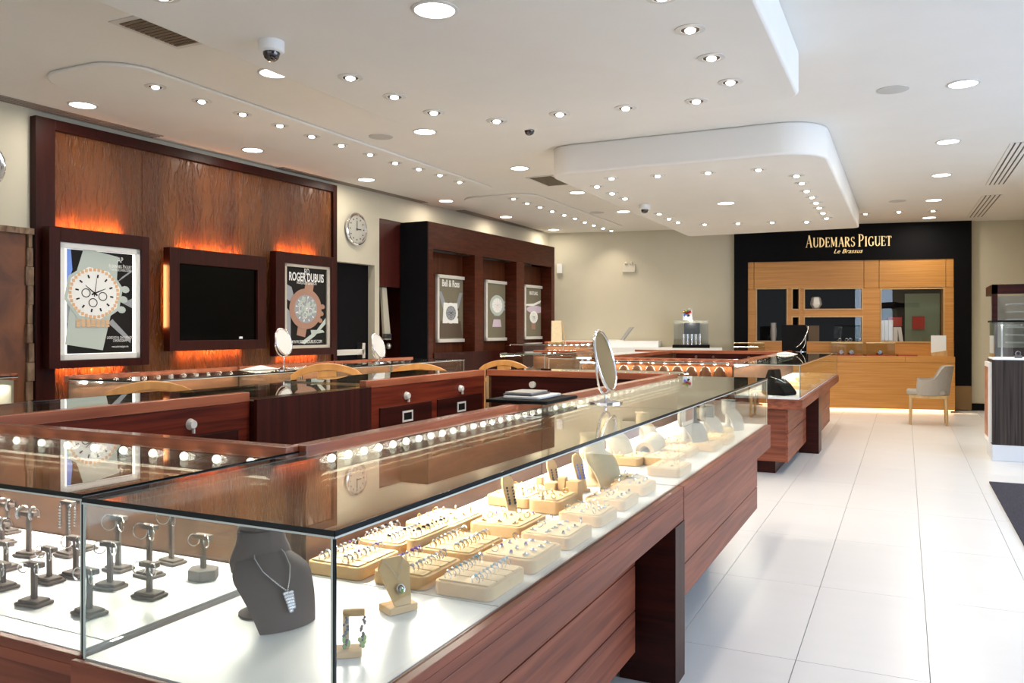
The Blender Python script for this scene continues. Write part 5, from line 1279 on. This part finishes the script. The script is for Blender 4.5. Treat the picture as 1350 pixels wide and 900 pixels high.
def stud_mesh(metal, gem, kind):
    k = ('s', metal, gem, kind)
    if k not in RINGM:
        mb = MB()
        if kind == 0: mb.use(0).torus((0, 0, 0), (.15, .1, 1), .009, .0016, 12, 5).use(1).ball((0, 0, .003), .004, 7, 4)
        elif kind == 1: mb.use(0).ball((0, 0, 0), .006, 8, 4, .5).use(1).ball((0, 0, .004), .0045, 7, 4)
        else:
            mb.use(0).torus((0, 0, .006), (1, .2, .2), .010, .0018, 12, 5).use(1).ball((0, 0, .014), .003, 6, 4)
        RINGM[k] = mesh_of(mb, 'earring', [metal, gem], (0, 0, 0))
    return RINGM[k]
def earring_tray(lab, short, xc, yc, w, l, nx, ny, h=.036, gems=('diamond', 'blue'), metal='silver', mat_='peach', kinds=(0, 1, 2), name='jewellery_tray', z=ZD + .001):
    t = root(name, lab, 'tray', (xc, yc, z), rotz=0)
    part('base', MB().rbox(-w / 2, w / 2, -l / 2, l / 2, 0, h, .022, 6), mat_, t, bev=.004)
    part('pad', MB().rbox(-w / 2 + .012, w / 2 - .012, -l / 2 + .012, l / 2 - .012, h - .001, h + .003, .014, 4), 'peachtop' if mat_ == 'peach' else mat_, t, bev=.0015)
    rr = random.Random(sum(map(ord, short)))
    for i in range(nx):
        for j in range(ny):
            ge = rr.choice(gems); x = -w / 2 + w * (i + .7) / (nx + .4) + rr.uniform(-.003, .003); y = -l / 2 + l * (j + .7) / (ny + .4)
            o = bpy.data.objects.new('earring', stud_mesh(metal, ge, rr.choice(kinds))); COL.objects.link(o)
            o.matrix_world = Matrix.Translation((xc + x, yc + y, z + h + .006)) @ Matrix.Rotation(rr.uniform(0, 3), 4, 'Z')
            o['label'] = f'{metal} earring, {ORD[j+1]} from front, {ORD[nx-i]} from customer side, {short}'
            o['category'] = 'earring'; o['group'] = f'earrings in the {short}'
    return t
earring_tray('square peach earring tray beside the customer glass, first behind the aqua ring tray', 'first side tray', -.935, 2.00, .16, .20, 3, 4, gems=('diamond', 'violet', 'diamond', 'aqua'))
earring_tray('square peach earring tray beside the customer glass, second of the side line', 'second side tray', -.935, 2.25, .16, .20, 3, 4, gems=('diamond', 'onyx', 'diamond'))
earring_tray('peach earring tray with pale blue studs, third of the side line', 'third side tray', -.94, 2.53, .15, .18, 3, 4, gems=('aqua', 'diamond'))
earring_tray('peach earring tray, fourth of the side line', 'fourth side tray', -.945, 2.79, .15, .18, 3, 4, gems=('diamond', 'onyx', 'diamond'))
earring_tray('peach earring tray, fifth of the side line, nearest the case seam', 'fifth side tray', -.95, 3.06, .14, .17, 3, 3, gems=('diamond', 'darkmetal'))
earring_tray('wide pale peach tray with violet studs in the middle of the case', 'middle pale tray', -1.12, 2.30, .18, .20, 3, 4, gems=('violet', 'diamond', 'gold'), metal='gold')
earring_tray('orange-peach tray at the back below the case wall with gold pins', 'back pin tray', -1.31, 2.23, .17, .22, 3, 4, gems=('diamond', 'gold'), metal='gold')
earring_tray('peach tray of hoops at the back behind the tall earring stands', 'back hoop tray', -1.27, 2.72, .17, .26, 3, 5, gems=('gold', 'diamond'), metal='gold', kinds=(2, 0))
earring_tray('low peach box with small gold studs behind the middle of the case', 'box tray', -1.11, 2.66, .12, .22, 2, 4, gems=('gold',), metal='gold', h=.045)
# far half trays
k = 0
for x, y, lab in ((-1.02, 3.78, 'front left'), (-1.02, 4.06, 'second left'), (-.93, 3.52, 'seam'), (-1.17, 3.72, 'back seam'), (-1.12, 4.34, 'middle back'), (-.95, 4.32, 'middle side'), (-1.10, 4.62, 'far middle'), (-.94, 4.60, 'far side'), (-1.0, 4.90, 'farthest')):
    earring_tray(f'cream tray in the second long case, {lab}', f'{lab} cream tray', x, y, .15, .22, 2, 3, gems=('gold', 'diamond'), metal='gold')
earring_tray('cream slanted block in the second half near the ribbed roll', 'roll side block', -1.0, 3.16, .11, .14, 2, 2, gems=('diamond',), metal='silver', mat_='cream')

# tall earring stands (peach paddles)
def paddle(px, py, lab, gem='onyx', s=1.0, rot=0):
    p = at(px, py, ZD + .001); t = root('earring_stand', lab, 'earring display', (p.x, p.y, ZD + .001), rotz=rot)
    part('foot', MB().rbox(-.03 * s, .03 * s, -.03 * s, .03 * s, 0, .012, .004), 'peach', t, bev=.002)
    pts = [(-.016, 0), (.016, 0), (.020, .06), (.022, .10), (.016, .118), (.0, .125), (-.016, .118), (-.022, .10), (-.020, .06)]
    mb = MB(); n = len(pts); th = .009
    f = [(.03 * s - z * .42 * s, x * s, .012 + z * s) for x, z in pts]; b = [(q[0] - th, q[1], q[2]) for q in f]
    mb.add(f + b, [tuple(range(n)), tuple(range(2 * n - 1, n - 1, -1))] + [(i, n + i, n + (i + 1) % n, (i + 1) % n) for i in range(n)])
    part('paddle', mb, 'peach', t, bev=.002)
    e = root('drop_earrings', f'pair of {M[gem].name.replace("_", " ")} drop earrings on the {lab}'.replace('tall ', '').replace('peach ', ''), 'earrings', (p.x, p.y, ZD + .001), rotz=rot)
    for sg in (-1, 1):
        mbe = MB()
        for k in range(6): z = .085 - .009 * k; mbe.ball((.03 * s - z * .42 * s + .006, sg * .010 * s, .012 + z * s), .0035 + .001 * (k > 3), 6, 4, 1.3)
        part('drop', mbe, gem, e)
    return t
paddle(672, 683, 'tall peach paddle stand nearest the staff side', 'onyx', 1.05, math.radians(-35))
paddle(730, 653, 'tall peach paddle stand behind the first one', 'darkmetal', 1.0, math.radians(-35))
paddle(764, 647, 'tall peach paddle stand next to the cream bust', 'blue', 1.05, math.radians(-35))
paddle(792, 640, 'short peach paddle stand below the cream bust', 'red', .7, math.radians(-35))
# peach blocks
for k, (px, py, w, h, lab) in enumerate([(728, 662, .045, .075, 'upright peach display block behind the paddle stands'), (742, 663, .03, .095, 'tall slim peach display block'), (757, 664, .05, .085, 'broad peach display block'), (801, 630, .04, .055, 'small peach block under the cream bust'), (817, 612, .035, .045, 'small peach cube beside the second cream bust'), (712, 645, .025, .05, 'clear-topped peach block near the back tray')]):
    p = at(px, py, ZD + .001)
    single('display_block', MB().box(p.x - w / 2, p.x + w / 2, p.y - w / 2, p.y + w / 2, ZD + .001, ZD + .001 + h), 'peach', lab, 'display block', (p.x, p.y, ZD + .001), bev=.003)
# gold bracelet on stand (713,650)
p = at(715, 676, ZD + .001)
t = root('bracelet_stand', 'silver charm bracelets hanging on a slim stand in the middle of the nearest case', 'bracelet display', (p.x, p.y, ZD + .001))
part('foot', MB().rbox(-.03, .03, -.025, .025, 0, .012, .004).add([], []), 'peach', t) if False else None
part('post', MB().ring((p.x, p.y, ZD + .001), (p.x, p.y, ZD + .08), .004, n=8).box(p.x - .02, p.x + .02, p.y - .004, p.y + .004, ZD + .075, ZD + .083), 'cream', t)
for s in (-1, 1): part('bracelet', chain_mb([(p.x + s * .012, p.y - .006, ZD + .075 - .009 * k) for k in range(8)], .003, .006), 'silver', t, stuff=True)

# ---- earring stands in the left foreground case
stands = [(45, 802, .085, 'hoop', 'front'), (65, 772, .075, 'hoop', ''), (38, 738, .11, 'cuff', ''), (90, 738, .14, 'drop', ''), (118, 815, .09, 'hoop', ''), (156, 757, .13, 'hoop', ''), (197, 792, .07, 'hoop', ''), (197, 765, .12, 'hoop', ''), (226, 748, .13, 'hoop', ''), (268, 768, .10, 'hoop', ''), (100, 765, .09, 'hoop', ''), (10, 708, .08, 'cuff', ''), (3, 722, .05, 'cuff', ''), (8, 755, .06, 'hoop', ''), (4, 780, .05, 'hoop', ''), (145, 780, .10, 'hoop', ''), (110, 730, .13, 'drop', '')]
names = ['frontmost at the left with small hoops', 'left middle with tiered hoops', 'at the far left with silver cuffs', 'tall one with long drop earrings', 'frontmost right beside the glass corner', 'tall one just right of the glass corner', 'low one with a single oval hoop', 'with three large hoops right of the corner', 'at the back with two large hoops', 'rightmost on a six-sided base', 'behind the tiered one with large hoops', 'at the left edge at the back', 'at the left edge, low', 'at the left edge, middle', 'at the left edge, front', 'between the corner seam and the low one', 'at the back with one drop earring']
for k, (px, py, h, kind, _) in enumerate(stands):
    p = at(px, py - 6, ZD + .001); r = random.Random(k); rot = math.radians(r.uniform(-8, 8))
    t = root('earring_stand', f'dark grey suede earring stand {names[k]}', 'earring display', (p.x, p.y, ZD + .001), rotz=rot)
    s6 = k == 9
    if s6: part('foot', MB().prism([(.042 * math.cos(PI / 3 * i), .036 * math.sin(PI / 3 * i)) for i in range(6)], 0, .026), 'grey', t, bev=.002)
    else:
        part('foot', MB().rbox(-.036, .036, -.024, .024, 0, .007, .004).rbox(-.030, .030, -.018, .018, .007, .013, .003), 'grey', t, bev=.0015)
    part('post', MB().box(-.007, .007, -.004, .004, .012, h), 'grey', t, bev=.001)
    part('crossbar', MB().rbox(-.026, .026, -.009, .009, h, h + .012, .004), 'grey', t, bev=.002)
    e = root('hoop_earrings' if kind == 'hoop' else 'silver_cuffs' if kind == 'cuff' else 'drop_earrings', f'silver {"hoop earrings" if kind == "hoop" else "cuff bracelets" if kind == "cuff" else "long drop earrings"} on the dark stand {names[k]}', 'earrings' if kind != 'cuff' else 'bracelet', (p.x, p.y, ZD + .001), rotz=rot)
    for sg in (-1, 1):
        if kind == 'hoop':
            R = .020 if h > .1 else .015 if k != 0 else .012
            part('hoop', MB().torus((sg * .021, -.011, h + .006 - R * .55), (.35 * sg, 1, 0), R, .0016, 24, 5), 'silver', e, sm=60)
        elif kind == 'cuff':
            part('cuff', MB().torus((sg * .02, 0, h + .006), (1, .2 * sg, .2), .018, .0045, 18, 6, -2.2, 2.2), 'silver', e, sm=60)
        else:
            mbe = MB().torus((sg * .022, -.010, h), (.2, 1, 0), .0065, .0018, 14, 5)
            for q in range(7): mbe.ball((sg * .022, -.010, h - .012 - .008 * q), .0045, 6, 4, 1.2)
            part('drop', mbe, 'silver', e)

# ---- pillow watches etc. in the mid-left case
def watch_pillow(p, lab, group, s=1.0, m='cushion', rot=0):
    t = root('pillow_watch', lab, 'watch', p, rotz=rot)
    part('pillow', MB().rbox(-.035 * s, .035 * s, -.03 * s, .03 * s, 0, .045 * s, .018), m, t, bev=.01)
    part('strap', MB().torus((0, 0, .03 * s), (1, 0, 0), .036 * s, .006, 14, 5), 'darkmetal', t, sm=60)
    part('case', MB().ring((0, -.036 * s, .045 * s), (0, -.048 * s, .05 * s), .018 * s, n=14), 'silver', t, sm=40)
    t['group'] = group; return t
for j in range(3):
    for i in range(5):
        watch_pillow((-4.62 + i * .13, 9.95 + j * .18, .801), f'watch on a white pillow, {ORD[i+1]} from left, {["front", "middle", "back"][j]} row, tall rear glass case', 'pillow watches')
for i in range(4): watch_pillow((-4.2 + i * .13, 8.8, .801), f'watch on a white pillow, {ORD[i+1]} from the left in the low rear case', 'watches in the low rear case')
# watches and trays in the left wall cases
for i in range(11):
    y = 3.85 + i * .22
    if abs(y - 5.05) < .06: y += .08
    watch_pillow((-4.40, y, ZD + .001), f'silver watch on a cushion in the left wall cases, {ORD[i+1]} from the left', 'watches in the left wall cases', 1.1, rot=PI / 2)
for i, y in enumerate((4.2, 4.75, 5.4, 5.9)):
    t = root('bracelet_roll', f'white bracelet roll in the left wall cases, {ORD[i+1]} from the left', 'bracelet display', (-4.62, y, ZD + .001))
    part('roll', MB().ring((-4.62, y - .13, ZD + .061), (-4.62, y + .13, ZD + .061), .045, n=20), 'cushion', t, sm=50)
    part('foot', MB().box(-4.67, -4.57, y - .1, y + .1, ZD + .001, ZD + .03), 'cushion', t)
    for k in range(3): part('bracelet', MB().torus((-4.62, y - .08 + .08 * k, ZD + .061), (0, 1, 0), .048, .005, 20, 5), 'silver', t, sm=60)
for i in range(5): watch_pillow((-4.42, 6.5 + i * .22, ZD + .001), f'watch on a cushion in the case before the exit door, {ORD[i+1]} from the left', 'watches before the exit door', 1.1, rot=PI / 2)
# silver jewellery in the left row glass top case
# rear island amber trays
for k in range(7):
    y = 8.62 + k * .52
    if 9.8 < y < 10.1: y += .2
    earring_tray(f'amber tray in the right cases of the rear island, {ORD[k+1]} from the front', f'{ORD[k+1]} rear island tray', -1.0 if k % 2 else -1.12, y, .2, .3, 2, 2, gems=('gold',), metal='gold')
